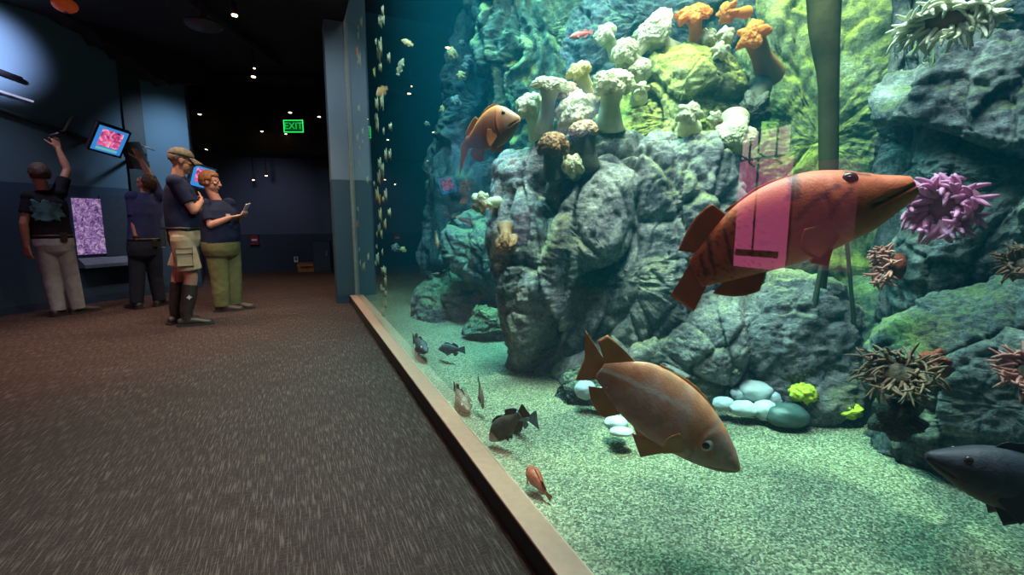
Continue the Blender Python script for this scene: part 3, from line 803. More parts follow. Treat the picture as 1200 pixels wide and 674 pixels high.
def ghz(x, y):
    k = min(1, (x - GX) / .4)
    return GZ + k * (.03 * noise.noise(V((x * 1.1, y * 1.1, 0))) + .012 * noise.noise(V((x * 4, y * 4, 3))))
gv = [[bm.verts.new((gx0 + (gx1 - gx0) * i / nx, gy0 + (gy1 - gy0) * j / ny, ghz(gx0 + (gx1 - gx0) * i / nx, gy0 + (gy1 - gy0) * j / ny))) for j in range(ny + 1)] for i in range(nx + 1)]
for i in range(nx):
    for j in range(ny): bm.faces.new((gv[i][j], gv[i + 1][j], gv[i + 1][j + 1], gv[i][j + 1]))
o = link('gravel', bm_mesh(bm, 'gravel'), M['gravel']); tag(o, 'pale gravel bed of the aquarium tank', 'gravel', kind='stuff')

# tank shell
M['tankwall'] = pmat('teal_tank_wall', (.01, .10, .14), .8, .25, 1.2)
bm = bmesh.new(); box(bm, (6.0, -2.8, 0), (6.2, 9.4, 4.8)); struct(link('wall_tank_back', bm_mesh(bm, 'w', False), M['tankwall']))
bm = bmesh.new(); box(bm, (GX + .25, 9.2, 0), (6.2, 9.4, 4.8)); struct(link('wall_tank_end', bm_mesh(bm, 'w', False), M['tankwall']))
bm = bmesh.new(); box(bm, (GX, YP + .3, 0), (GX + .06, 9.4, 4.8)); struct(link('wall_tank_front', bm_mesh(bm, 'w', False), M['tankwall']))
bm = bmesh.new(); box(bm, (GX, -2.8, 0), (6.2, -2.6, 4.8)); struct(link('wall_tank_near', bm_mesh(bm, 'w', False), M['tankwall']))
bm = bmesh.new(); box(bm, (GX - .1, -2.8, 4.7), (6.2, 9.4, 4.8)); struct(link('ceiling_tank', bm_mesh(bm, 'w', False), M['black']))
# the water itself
m = bpy.data.materials.new('sea_water'); m.use_nodes = True; t = m.node_tree
t.nodes.remove(t.nodes['Principled BSDF']); out = t.nodes['Material Output']
va = N(t, 'ShaderNodeVolumeAbsorption'); va.inputs['Color'].default_value = (.05, .84, .86, 1); va.inputs['Density'].default_value = .20
vs_ = N(t, 'ShaderNodeVolumeScatter'); vs_.inputs['Color'].default_value = (.02, .50, .75, 1); vs_.inputs['Density'].default_value = .020; vs_.inputs['Anisotropy'].default_value = .1
ad = N(t, 'ShaderNodeAddShader'); t.links.new(va.outputs[0], ad.inputs[0]); t.links.new(vs_.outputs[0], ad.inputs[1]); t.links.new(ad.outputs[0], out.inputs['Volume'])
M['water'] = m
bm = bmesh.new(); box(bm, (GX + .001, -2.59, .02), (5.99, 9.19, 4.55)); struct(link('water', bm_mesh(bm, 'water', False), M['water']))

# ---- plumose anemones
def anem_mat(name, c, trans=.35):
    m, t, b = nt(name)
    tc = N(t, 'ShaderNodeTexCoord')
    nz = N(t, 'ShaderNodeTexNoise'); nz.inputs['Scale'].default_value = 9; nz.inputs['Detail'].default_value = 4
    t.links.new(tc.outputs['Object'], nz.inputs['Vector'])
    cr = N(t, 'ShaderNodeValToRGB'); c = V(c[:3])
    cr.color_ramp.elements[0].position = .3; cr.color_ramp.elements[1].position = .7
    cr.color_ramp.elements[0].color = (*(c * .8), 1); cr.color_ramp.elements[1].color = (*(c * 1.05), 1)
    t.links.new(nz.outputs['Fac'], cr.inputs['Fac']); t.links.new(cr.outputs['Color'], b.inputs['Base Color'])
    b.inputs['Roughness'].default_value = .6; b.inputs['Specular IOR Level'].default_value = .2
    n2 = N(t, 'ShaderNodeTexNoise'); n2.inputs['Scale'].default_value = 90; n2.inputs['Detail'].default_value = 3
    t.links.new(tc.outputs['Object'], n2.inputs['Vector'])
    bp = N(t, 'ShaderNodeBump'); bp.inputs['Strength'].default_value = .6; bp.inputs['Distance'].default_value = .006
    t.links.new(n2.outputs['Fac'], bp.inputs['Height']); t.links.new(bp.outputs['Normal'], b.inputs['Normal'])
    tl = N(t, 'ShaderNodeBsdfTranslucent'); t.links.new(cr.outputs['Color'], tl.inputs['Color'])
    mx = N(t, 'ShaderNodeMixShader'); mx.inputs[0].default_value = trans
    t.links.new(b.outputs[0], mx.inputs[1]); t.links.new(tl.outputs[0], mx.inputs[2]); t.links.new(mx.outputs[0], t.nodes['Material Output'].inputs['Surface'])
    return m
M['an_white'] = anem_mat('white_anemone', (.60, .53, .36))
M['an_cream'] = anem_mat('cream_anemone', (.66, .50, .22))
M['an_orange'] = anem_mat('orange_anemone', (.80, .26, .05))
M['an_brown'] = anem_mat('brown_anemone', (.26, .11, .05), .15)
M['an_tan'] = anem_mat('tan_anemone', (.42, .24, .14), .2)
M['an_dim'] = anem_mat('dim_anemone', (.15, .18, .17), .2)
M['an_dark'] = anem_mat('dark_anemone', (.07, .06, .05), .1)
def plume(label, base, tip, rs, rc, mat, group=None, mats=None, lobes=5, seed=0, flat=.5, flare=1.2):
    """fleshy column with a frilled crown; base, tip = world points"""
    rnd = random.Random(seed + 11)
    D = tip - base; L = D.length
    a, b, d = frame_of(D)
    r = empty('plumose_anemone', base, label, 'anemone', group)
    nth, nl = 28, 22
    bm = bmesh.new(); rows = []
    side = a * rnd.uniform(-.06, .06) * L + b * rnd.uniform(-.06, .06) * L
    for i in range(nl + 1):
        s = i / nl
        rad = rs * (flare + (1.11 - flare) * s / .2 if s < .2 else 1.11 - .28 * min(1, (s - .2) / .35))
        if s > .62: rad = rs * .83 + (rc * .72 - rs * .83) * ((s - .62) / .38) ** 2.2
        row = []
        for k in range(nth):
            th = 2 * PI * k / nth
            rr = rad * (1 + .05 * noise.noise(V((math.cos(th), math.sin(th), s * 3 + seed))))
            row.append(bm.verts.new(d * (L * .94 * s) + side * math.sin(s * PI) + a * rr * math.cos(th) + b * rr * math.sin(th)))
        rows.append(row)
    for i in range(nl):
        for k in range(nth): bm.faces.new((rows[i][k], rows[i][(k + 1) % nth], rows[i + 1][(k + 1) % nth], rows[i + 1][k]))
    bm.faces.new(rows[0][::-1]); bm.faces.new(rows[-1])
    link('column', bm_mesh(bm, 'column'), (mats or (mat, mat))[0], r)
    # crown: lobed, frilled cushion
    bm = bmesh.new(); nu, nv = 120, 60; rows = []
    for j in range(nv + 1):
        ph = -PI / 2 + PI * j / nv
        row = []
        for k in range(nu):
            th = 2 * PI * k / nu
            lob = 1 + .16 * math.sin(lobes * th + seed) + .10 * math.sin((lobes + 2) * th + seed * 2.1)
            cr_ = math.cos(ph) ** .6
            z = math.sin(ph) * rc * flat * (1.0 if ph > 0 else .75)
            p = V((cr_ * rc * lob * math.cos(th), cr_ * rc * lob * math.sin(th), z - .22 * rc * (cr_ ** 2) * (.6 + .6 * math.sin(lobes * th + 1.3 + seed))))
            nn = p.normalized()
            q = p / rc
            dsp = .11 * noise.fractal(q * 2.6 + V((seed, 0, 0)), .8, 2.0, 3) + .06 * (1 - 2 * min(1, noise.voronoi(q * 13 + V((seed, 3, 0)))[0][0] * 1.6))
            p = p + nn * rc * dsp
            row.append(p)
        rows.append([bm.verts.new(a * p.x + b * p.y + d * (p.z + L)) for p in (row if j not in (0, nv) else [sum(row, V()) / nu])])
    for j in range(nv):
        A, B = rows[j], rows[j + 1]
        for k in range(nu):
            k2 = (k + 1) % nu
            if len(A) == 1: bm.faces.new((A[0], B[k2], B[k]))
            elif len(B) == 1: bm.faces.new((A[k], A[k2], B[0]))
            else: bm.faces.new((A[k], A[k2], B[k2], B[k]))
    link('crown', bm_mesh(bm, 'crown'), (mats or (mat, mat))[1], r)
    return r
def plp(label, b, t_, d, rs, rc, mat, dz=.14, **kw):
    k = d / F
    return plume(label, P(b[0], b[1], d + dz), P(t_[0], t_[1], d), rs * k, rc * k, mat, **kw)
AG = 'plumose anemones on the rock ledge'
W_, CR_, O_ = M['an_white'], M['an_cream'], M['an_orange']
plp('tall white anemone with slim stalk and flat crown, farthest left on the ledge', (637, 158), (645, 98), 2.86, 10, 20, W_, group=AG, seed=1, flat=.38)
plp('wide pale white anemone behind the slim stalked one at the left end', (632, 160), (620, 124), 3.02, 11, 17, W_, group=AG, seed=2, flat=.7)
plp('broad fluffy white anemone low between two stalked ones', (690, 152), (674, 132), 2.84, 14, 25, W_, group=AG, seed=3, flat=.62)
plp('big white anemone with thick stalk and fluffy crown, in the middle of the ledge', (716, 152), (719, 98), 2.78, 14, 23, W_, group=AG, seed=4, flat=.66)
plp('yellow tinted anemone leaning left behind the slim stalked one', (694, 118), (678, 82), 3.0, 10, 14, CR_, group=AG, seed=5, flat=.5)
plp('small tan anemone clump between the slim stalk and the fluffy one', (664, 128), (666, 108), 2.98, 9, 14, M['an_tan'], group=AG, seed=6, flat=.6)
plp('pale anemone leaning to the upper left above the ledge', (724, 66), (708, 40), 3.25, 9, 14, W_, group=AG, seed=7, flat=.5)
plp('white anemone with leaning crown under the largest one', (756, 84), (731, 62), 3.02, 12, 16, W_, group=AG, seed=8, flat=.75)
plp('largest white anemone with a broad ragged crown on top of the mound', (790, 70), (764, 36), 3.12, 16, 25, W_, group=AG, seed=9, lobes=4, flat=.45)
plp('white anemone tucked behind the big thick stalked one', (748, 120), (747, 80), 3.02, 9, 13, W_, group=AG, seed=10, flat=.6)
plp('small white disc anemone at the right of the thick stalk', (748, 112), (752, 104), 2.86, 5, 8, W_, group=AG, seed=11, flat=.9)
plp('squat white anemone on the lower ledge right of the middle', (808, 151), (808, 133), 2.80, 12, 14, W_, group=AG, seed=12, flat=.6)
plp('small white button anemone on the lower ledge', (839, 146), (838, 138), 2.80, 6, 8, W_, group=AG, seed=13, flat=.6)
plp('left pale lump of the white cluster on the mound', (836, 64), (829, 44), 3.1, 8, 10, W_, group=AG, seed=14, flat=.8)
plp('upper right pale lump of the white cluster on the mound', (845, 60), (850, 42), 3.12, 8, 10, W_, group=AG, seed=15, flat=.8)
plp('lower right pale lump of the white cluster on the mound', (838, 72), (844, 60), 2.96, 8, 10, W_, group=AG, seed=16, flat=.8)
plp('pale closed anemone hanging at the right end of the lower ledge', (858, 138), (861, 160), 2.78, 16, 20, M['an_white'], group=AG, seed=17, flare=.5, flat=1.1)
plp('white anemone growing sideways from the left flank of the rock column', (584, 237), (563, 238), 2.95, 6, 13, W_, group='plumose anemones on the flank of the column', seed=18, flat=.45)
plp('closed pale green egg shaped anemone on the column under the ledge', (672, 206), (671, 194), 2.76, 10, 12.5, M['an_white'], group='plumose anemones on the flank of the column', seed=19, flare=.5, flat=1.1)
OG = 'orange anemones'
plp('bright orange mushroom shaped anemone on top of the mound', (814, 58), (812, 16), 3.05, 9, 19, O_, group=OG, seed=21, flat=.42, lobes=6)
plp('smaller orange anemone leaning left at the top edge', (876, 14), (852, 15), 3.2, 6, 11.5, O_, group=OG, seed=22, flat=.6, lobes=6)
plp('orange brown anemone leaning out over the dark gap', (903, 88), (882, 40), 2.95, 14, 17, M['an_brown'], dz=.35, group=OG, seed=23, flat=.45, mats=(anem_mat('rust_stalk', (.42, .15, .06), .2), O_))
BG = 'brown anemones hanging from the column'
plp('closed rust brown anemone hanging below the slim white one', (650, 214), (648, 170), 2.74, 14, 17, M['an_dark'], group=BG, seed=24, flare=.5, flat=.8, mats=(M['an_dark'], M['an_brown']))
plp('brown fringed anemone with dark stalk under the thick white one', (688, 206), (684, 150), 2.74, 15, 17, M['an_dark'], group=BG, seed=25, flare=.5, flat=.5, mats=(M['an_dark'], M['an_tan']))
plp('dark hanging anemone in the gap right of the mound', (893, 100), (884, 128), 2.95, 14, 18, M['an_dark'], dz=.4, group=BG, seed=26, flare=.5, flat=1.2)
plp('brown folded anemone on the left flank of the column', (592, 262), (594, 285), 2.80, 9, 12, M['an_brown'], group=BG, seed=27, flare=.5, flat=1.2)
# dim knobs on the far reef and on the inside of the glass
rnd = random.Random(5)
farspots = [(540, 88), (530, 105), (522, 112), (533, 118), (520, 128), (548, 70), (500, 145), (545, 78), (529, 62), (527, 150), (519, 303), (513, 285), (476, 380), (505, 383), (519, 378), (463, 290), (472, 292), (552, 20), (567, 45), (604, 33), (592, 60), (662, 22), (680, 12), (541, 50)]
for k, (x, y) in enumerate(farspots):
    rr = rnd.uniform(4, 8)
    plp('small pale knob anemone on the dim reef deep in the tank', (x + rr * .6, y + rr * .5), (x, y), 4.6 if y < 100 or x > 530 else 4.9, rr * .4, rr * .75, M['an_dim'] if k % 4 else CR_, dz=.08, group='far knob anemones', seed=40 + k, flat=.6)
gm = bmesh.new()
proto = None
for k in range(74):
    band = rnd.random()
    x = rnd.gauss(421, 3.2) if band < .3 else rnd.gauss(446, 6)
    x = min(max(x, 418), 466)
    y = rnd.uniform(12, 385)
    lo = 345 + (x - 417) * 1.18
    if y > lo - 8: y -= 60
    q = PX(x, y, GX + .02)
    if q.y > YP - .05: q.y = YP - .05 - rnd.random() * .3
    s = rnd.uniform(.022, .05)
    if proto is None:
        bm = bmesh.new()
        tube(bm, [V((-.3, 0, 0)), V((.2, 0, 0)), V((.5, 0, 0)), V((.8, 0, 0)), V((1.0, 0, 0)), V((1.05, 0, 0))], [.75, .5, .55, 1.0, .9, .4], 14)
        for v in bm.verts: v.co += v.co.normalized() * .15 * noise.noise(v.co * 3)
        proto = bm_mesh(bm, 'glass_anemone')
        proto.materials.append(M['an_white'])
        protos = [proto]
        for mm in ('an_cream', 'an_orange'):
            c2 = proto.copy(); c2.materials.clear(); c2.materials.append(M[mm]); protos.append(c2)
    pk = 0 if rnd.random() < .8 else (1 if rnd.random() < .5 else 2)
    o = link('small_anemone', protos[pk], None, loc=q)
    o.scale = (s * .4, s * .7, s * rnd.uniform(.9, 1.9))
    tag(o, ['tiny white anemone clinging to the far end of the tank glass', 'tiny cream anemone clinging to the far end of the tank glass', 'tiny orange anemone clinging to the far end of the tank glass'][pk], 'anemone', ['tiny white anemones on the glass', 'tiny cream anemones on the glass', 'tiny orange anemones on the glass'][pk])

# ---- tentacled anemones
def tent_anem(label, C, nrm, R, tl, tw, n, mat, bmat, seed, droop=.5, up=EZ, squash=1.0, group=None, hole=.35):
    rnd = random.Random(seed)
    a, b, d = frame_of(nrm)
    # keep b roughly vertical
    b = (up - d * up.dot(d)).normalized(); a = b.cross(d)
    r = empty('tentacled_anemone', C, label, 'anemone', group)
    bm = bmesh.new()
    tube(bm, [-d * R * .9, -d * R * .5, -d * R * .12, d * R * .02], [R * .75, R * .62, R * .62, R * .3], 22, ell=(b, squash))
    link('body', bm_mesh(bm, 'body'), bmat, r)
    bm = bmesh.new()
    tube(bm, [-d * R * .16, -d * R * .04, -d * R * .06], [R * .5, R * .34, R * .08], 22, ell=(b, squash))
    link('oral_disc', bm_mesh(bm, 'oral_disc'), bmat, r)
    for k in range(n):
        th = k * 2.39996 + rnd.uniform(-.2, .2)
        rr = R * (hole + (.78 - hole) * math.sqrt((k + .5) / n))
        o_ = (a * math.cos(th) + b * math.sin(th) * squash)
        p0 = o_ * rr - d * R * .05
        out_ = (o_.normalized() * (.35 + rr / R) + d * rnd.uniform(.3, .9)).normalized()
        L = tl * rnd.uniform(.7, 1.15)
        pts, p, dr = [p0], p0.copy(), out_
        cv = V((rnd.uniform(-1, 1), rnd.uniform(-1, 1), rnd.uniform(-1, 1))) * .34
        for s in range(7):
            dr = (dr + cv - up * droop * .16).normalized()
            p = p + dr * L / 7; pts.append(p.copy())
        bm = bmesh.new()
        tube(bm, pts, [tw * f for f in (1.0, 1.0, .95, .88, .8, .7, .55, .3)], 7)
        link('tentacle', bm_mesh(bm, 'tentacle'), mat, r)
    return r
TM = {'pink': anem_mat('pink_tentacle', (.86, .34, .58), .3), 'pinkb': anem_mat('pink_body', (.40, .12, .20), .2), 'tan': anem_mat('tan_tentacle', (.27, .165, .11), .25), 'tanb': anem_mat('brown_body', (.13, .09, .06), .1), 'pale': anem_mat('pale_tentacle', (.80, .78, .62), .3), 'rust': anem_mat('rust_anemone', (.20, .035, .02), .1), 'rose': anem_mat('rose_tentacle', (.55, .22, .20), .3)}
def toward(C, x=0, z=0, s=0):
    n = (CAM - C).normalized(); t_ = V((-n.y, n.x, 0))
    return (n + t_ * s + EZ * z).normalized()
k = 1 / F
d = 1.55; C = P(1104, 243, d); tent_anem('large pink anemone with many fleshy tentacles on the dark slate rock', C, toward(C, z=-.1, s=-.5), 34 * d * k, 27 * d * k, 3.6 * d * k, 99, TM['pink'], TM['pinkb'], 1, .45, squash=.85)
d = 1.95; C = P(1034, 312, d); tent_anem('small rose anemone seen side on below the striped fish snout', C, toward(C, s=-1.6), 19 * d * k, 15 * d * k, 2.0 * d * k, 70, TM['rose'], TM['rust'], 2, .2, squash=1.15)
d = 1.62; C = P(1110, 22, d); tent_anem('pale green anemone with drooping tentacles at the top right', C, toward(C, z=.15), 46 * d * k, 30 * d * k, 2.8 * d * k, 98, TM['pale'], TM['tan'], 3, 1.1, squash=.42)
d = 1.42; C = P(1052, 436, d); tent_anem('large tan brown anemone with curling tentacles on the lower right boulder', C, toward(C, z=.35, s=-.1), 39 * d * k, 27 * d * k, 1.8 * d * k, 99, TM['tan'], TM['tanb'], 4, .9, squash=.72, hole=.18)
d = 1.36; C = P(1206, 434, d); tent_anem('rose tinted anemone cut by the right edge on the boulder', C, toward(C, z=.2), 22 * d * k, 26 * d * k, 2.2 * d * k, 80, TM['rose'], TM['tanb'], 5, .4)
d = 1.46; C = P(1200, 308, d); tent_anem('small brown anemone on the crest of the boulder at the right edge', C, toward(C, z=.6), 20 * d * k, 18 * d * k, 2.0 * d * k, 80, TM['tan'], TM['tanb'], 6, .4, squash=.8)
d = 1.50
plp('closed dark red anemone right of the tan one on the boulder', (1100, 432), (1094, 424), 1.5, 11, 14, TM['rust'], seed=61, flat=.7)
plp('dark column of a closed anemone below the tan one', (1056, 462), (1050, 492), 1.46, 22, 24, M['an_dark'], seed=62, flare=.5, flat=.8)

# ---- kelp stems
M['kelp'] = pmat('kelp_brown', (.032, .025, .010), .8, .3, 6, .3, 30, spec=.05)
M['kelp2'] = pmat('kelp_dark', (.025, .03, .014), .5, .3, 6, .3, 30)
def interp_(a, s):
    j = min(int(s), len(a) - 2); return a[j] + (a[j + 1] - a[j]) * (s - j)
def kelp(label, pts, d, w, mat=None, seed=0):
    C = P(*pts[-1], d)
    W = []
    n = 26
    for i in range(n + 1):
        s = i / n * (len(pts) - 1); j = min(int(s), len(pts) - 2); f_ = s - j
        x = pts[j][0] + (pts[j + 1][0] - pts[j][0]) * f_; y = pts[j][1] + (pts[j + 1][1] - pts[j][1]) * f_
        W.append(P(x, y, d) - C)
    wl = list(w) if len(w) == len(pts) else [w[0] + (w[1] - w[0]) * q / (len(pts) - 1) for q in range(len(pts))]
    ws = [interp_(wl, i / n * (len(pts) - 1)) * d / F / 2 * (1 + .05 * noise.noise(V((i * .4, seed, 0)))) for i in range(n + 1)]
    r = empty('kelp_stem', C, label, 'kelp', 'kelp stems')
    bm = bmesh.new(); tube(bm, W, ws, 14); link('stipe', bm_mesh(bm, 'stipe'), mat or M['kelp'], r)
    bm = bmesh.new(); ang = 0
    for q in range(5):
        e_ = W[-1] + V((math.cos(q * 1.26) * ws[-1] * 3, math.sin(q * 1.26) * ws[-1] * 3, -.01))
        tube(bm, [W[-1] + V((0, 0, ws[-1] * 1.5)), (W[-1] + e_) / 2 + V((0, 0, ws[-1])), e_], [ws[-1] * .6, ws[-1] * .5, ws[-1] * .25], 6)
    link('holdfast', bm_mesh(bm, 'holdfast'), mat or M['kelp'], r)
    return r
kelp('thick brown kelp trunk rising behind the striped fish and thinning downward', [(965, -60), (966, 40), (971, 90), (971, 200), (972, 240), (968, 300), (960, 380), (953, 440), (950, 476)], 2.46, (40, 33, 22, 20, 15, 8, 7, 6, 6))
kelp('thin kelp stem slanting left below the striped fish', [(972, 255), (965, 300), (950, 380), (935, 474)], 2.42, (5, 7), M['kelp2'], 1)
kelp('thin kelp stem hanging straight down right of the slanting ones', [(990, 255), (993, 290), (1000, 370), (1003, 460)], 2.44, (4, 5), M['kelp2'], 3)

# ---- cobbles and sponges on the gravel
def stone(label, px, py, rx, ry, d, mat, seed, name='cobble', cat='stone', group=None, amp=.1, fq=2.5):
    C = P(px, py, d); k = d / F
    bm = bmesh.new(); bmesh.ops.create_uvsphere(bm, u_segments=40, v_segments=24, radius=1)
    for v in bm.verts:
        q = v.co.copy(); s = 1 + amp * noise.fractal(q * fq * .6 + V((seed * 2.3, 0, 0)), .8, 2, 3)
        v.co = RGT * (q.x * rx * k * s) + V((FWD.x, FWD.y, 0)) * (q.y * (rx + ry) / 2 * k * s) + EZ * (q.z * ry * k * s)
    return tag(link(name, bm_mesh(bm, name), mat, loc=C), label, cat, group)
M['cobble'] = pmat('white_cobble', (.42, .45, .48), .6, .18, 8, .2, 40)
M['cobble_dark'] = pmat('dark_cobble', (.05, .08, .08), .5, .3, 8, .2, 40)
M['sponge'] = pmat('yellow_sponge', (.62, .66, .04), .8, .25, 30, .8, 70)
CG = 'pale cobbles on the gravel'
for (lb, x, y, rx, ry, d) in (('pale cobble at the left end of the row under the boulder', 848, 473, 13, 8, 2.48), ('flat pale cobble second from the left in the row', 872, 479, 17, 9, 2.44), ('large bluish cobble on top of the row', 886, 458, 20, 12, 2.52), ('rounded pale cobble in the front middle of the row', 897, 481, 14, 12, 2.42), ('pale cobble at the right behind the dark stone', 906, 468, 11, 12, 2.5), ('pale cobble below the yellow sponge', 945, 482, 16, 8, 2.47), ('pale cobble partly behind the canary coloured fish tail', 686, 457, 13, 11, 2.5), ('white cobble under the belly of the canary coloured fish', 704, 463, 12, 10, 2.48), ('small white cobble lying alone on the gravel under the fish', 722, 496, 14, 8, 2.18), ('lower half buried white cobble under the fish', 728, 506, 14, 5, 2.12), ('pale bluish cobble behind the top of the row', 868, 462, 12, 8, 2.54)):
    stone(lb, x, y, rx, ry, d, M['cobble'], x * .1, group=CG)
stone('dark green oval stone in front of the pale cobbles', 922, 487, 25, 14, 2.38, M['cobble_dark'], 3)
stone('dark teal stone in front of the right yellow sponge', 972, 483, 17, 8, 2.42, M['cobble_dark'], 4)
stone('yellow sponge lump between the pale cobbles and the kelp', 942, 461, 15, 11, 2.40, M['sponge'], 5, 'sponge', 'sponge', None, .3, 5)
stone('yellow sponge lump beside the large right boulder', 992, 480, 17, 10, 2.40, M['sponge'], 6, 'sponge', 'sponge', None, .3, 5)
stone('yellow green mossy stone left of the yellow sponge', 925, 462, 13, 11, 2.5, M['rock_green'], 7, 'cobble', 'stone', None, .25, 4)
# ================================================================== FISH
XS = [0, .03, .07, .12, .2, .3, .4, .5, .6, .7, .8, .9, 1.0]
TOP = [.016, .034, .058, .085, .125, .158, .168, .164, .150, .126, .092, .062, .052]
BOT = [-.024, -.044, -.064, -.082, -.112, -.138, -.148, -.146, -.134, -.112, -.082, -.056, -.052]
WID = [.016, .036, .053, .070, .092, .104, .104, .096, .082, .064, .045, .028, .016]
def interp(xs, ys, x):
    if x <= xs[0]: return ys[0]
    for i in range(len(xs) - 1):
        if x <= xs[i + 1]:
            f_ = (x - xs[i]) / (xs[i + 1] - xs[i]); 
            # smooth cubic through neighbours
            p0 = ys[max(i - 1, 0)]; p1 = ys[i]; p2 = ys[i + 1]; p3 = ys[min(i + 2, len(ys) - 1)]
            return p1 + .5 * f_ * (p2 - p0 + f_ * (2 * p0 - 5 * p1 + 4 * p2 - p3 + f_ * (3 * (p1 - p2) + p3 - p0))) if .07 < x < .93 else p1 + (p2 - p1) * f_
    return ys[-1]
M['fish'] = vmat('fish_skin', .6, .12, 190)
M['fishfin'] = vmat('fish_fin', .5, .1, 60)
M['pupil'] = pmat('fish_pupil', (.005, .005, .008), .1, .1)
M['iris_pale'] = pmat('fish_iris_pale', (.55, .55, .42), .2, .1)
M['iris_dark'] = pmat('fish_iris_dark', (.05, .03, .02), .2, .1)
def segdist(p, a, b):
    ax, az = a; bx, bz = b
    dx, dz = bx - ax, bz - az
    t_ = max(0, min(1, ((p[0] - ax) * dx + (p[1] - az) * dz) / (dx * dx + dz * dz + 1e-9)))
    return math.hypot(p[0] - ax - t_ * dx, p[1] - az - t_ * dz)
def fish(label, nose, nd, tail, td, colfn, fincol, ts=1., bs=1., ws=1., bend=0., up=EZ, eye_r=.026, eye=(.165, .055), iris='iris_pale', spiny=.05, soft=.10, tailh=.14, taill=.2, fork=.03, anal=.11, pelv=.13, pect=.15, group=None, res=1.0, cat='fish', name='rockfish', roll=0, TP_=None, BT_=None, mouth=(-.018, -.30, .14), tips=None, softb=(.69, .22), softx=.045, softpk=None, w0=0, analb=(.66, .20)):
    Np, Tp = P(*nose, nd), P(*tail, td)
    L = (Tp - Np).length
    ex = (Tp - Np).normalized()
    ez = (up - ex * up.dot(ex)).normalized(); ey = ez.cross(ex)
    if roll:
        R_ = Matrix.Rotation(roll, 3, ex); ez = R_ @ ez; ey = R_ @ ey
    C = (Np + Tp) / 2
    r = empty(name, C, label, cat, group)
    def W(s, y, z):
        yy = y + bend * max(0, s - .25) ** 2
        return Np - C + (ex * s + ey * yy + ez * z) * L
    top = lambda s: interp(XS, TP_ or TOP, s) * ts
    bot = lambda s: interp(XS, BT_ or BOT, s) * bs
    wid = lambda s: interp(XS, WID, s) * ws + w0 * max(0, 1 - s / .12)
    ns, nk = int(96 * res), int(72 * res)
    bm = bmesh.new(); rows = []; loc = []
    for i in range(ns + 1):
        s = (i / ns) ** 1.15
        a, b_, w = top(s), bot(s), wid(s)
        c, h = (a + b_) / 2, (a - b_) / 2
        row = []
        for k in range(nk):
            th = 2 * PI * k / nk
            sn, cs = math.sin(th), math.cos(th)
            z = c + h * sn
            y = w * (abs(cs) ** .92) * (1 if cs > 0 else -1)
            # mouth slit and gill cover
            zm = mouth[0] + mouth[1] * s
            if s < mouth[2] + .005:
                g = math.exp(-((z - zm) / .008) ** 2) * min(1, (mouth[2] + .005 - s) / .02)
                y *= 1 - .16 * g
                if z < zm: y *= .97
            gz = (z - c) / max(h, 1e-4)
            gs = .315 - .07 * gz * gz
            y *= 1 + .05 * math.exp(-((s - gs + .02) / .02) ** 2) * (1 if s < gs else .3) * (1 - gz * gz) - .03 * math.exp(-((s - gs - .012) / .008) ** 2)
            row.append(bm.verts.new(W(s, y, z))); loc.append((s, y, z, gz))
        rows.append(row)
    for i in range(ns):
        for k in range(nk): bm.faces.new((rows[i][k], rows[i][(k + 1) % nk], rows[i + 1][(k + 1) % nk], rows[i + 1][k]))
    bm.faces.new(rows[0][::-1]); bm.faces.new(rows[-1])
    me = bm_mesh(bm, 'body')
    ca = me.color_attributes.new('Col', 'FLOAT_COLOR', 'POINT'); buf = []
    for (s, y, z, gz) in loc:
        col = V(colfn(s, z, gz, y))
        zm = mouth[0] + mouth[1] * s
        if s < mouth[2]: col *= 1 - .6 * math.exp(-((z - zm) / .0045) ** 2)
        gs = .315 - .07 * gz * gz
        col *= 1 - .35 * math.exp(-((s - gs) / .008) ** 2) * (1 - gz * gz)
        buf += [col.x, col.y, col.z, 1]
    ca.data.foreach_set('color', buf)
    link('body', me, M['fish'], r)
    def fin(nm, base, tip, rows_=8, th=.006, rays=30, parent=r):
        """base, tip: functions t in 0..1 -> (s,y,z)"""
        n = rays * 2; bm = bmesh.new(); S = ([], [])
        for j in range(rows_ + 1):
            f_ = j / rows_
            ra, rb = [], []
            for i in range(n + 1):
                t_ = i / n
                p = V(base(t_)).lerp(V(tip(t_)), f_)
                hw = th * (1 - .8 * f_) * (.65 + .35 * math.cos(t_ * rays * 2 * PI)) * .5 + .0007
                ra.append(bm.verts.new(W(p.x, p.y + hw, p.z))); rb.append(bm.verts.new(W(p.x, p.y - hw, p.z)))
            S[0].append(ra); S[1].append(rb)
        for A, fl in ((S[0], 0), (S[1], 1)):
            for j in range(rows_):
                for i in range(n):
                    q = (A[j][i], A[j][i + 1], A[j + 1][i + 1], A[j + 1][i])
                    bm.faces.new(q if not fl else q[::-1])
        A, B = S
        for i in range(n):
            bm.faces.new((A[0][i], B[0][i], B[0][i + 1], A[0][i + 1])); bm.faces.new((A[-1][i], A[-1][i + 1], B[-1][i + 1], B[-1][i]))
        for j in range(rows_):
            bm.faces.new((A[j][0], A[j + 1][0], B[j + 1][0], B[j][0])); bm.faces.new((A[j][-1], B[j][-1], B[j + 1][-1], A[j + 1][-1]))
        me = bm_mesh(bm, nm)
        ca = me.color_attributes.new('Col', 'FLOAT_COLOR', 'POINT'); buf = []
        for v in me.vertices:
            k = .8 + .4 * (noise.noise((v.co / L) * 14) * .5 + .5); c = V(fincol) * k
            buf += [c.x, c.y, c.z, 1]
        ca.data.foreach_set('color', buf)
        return link(nm, me, M['fishfin'], parent)
    q = max(6, int(14 * res))
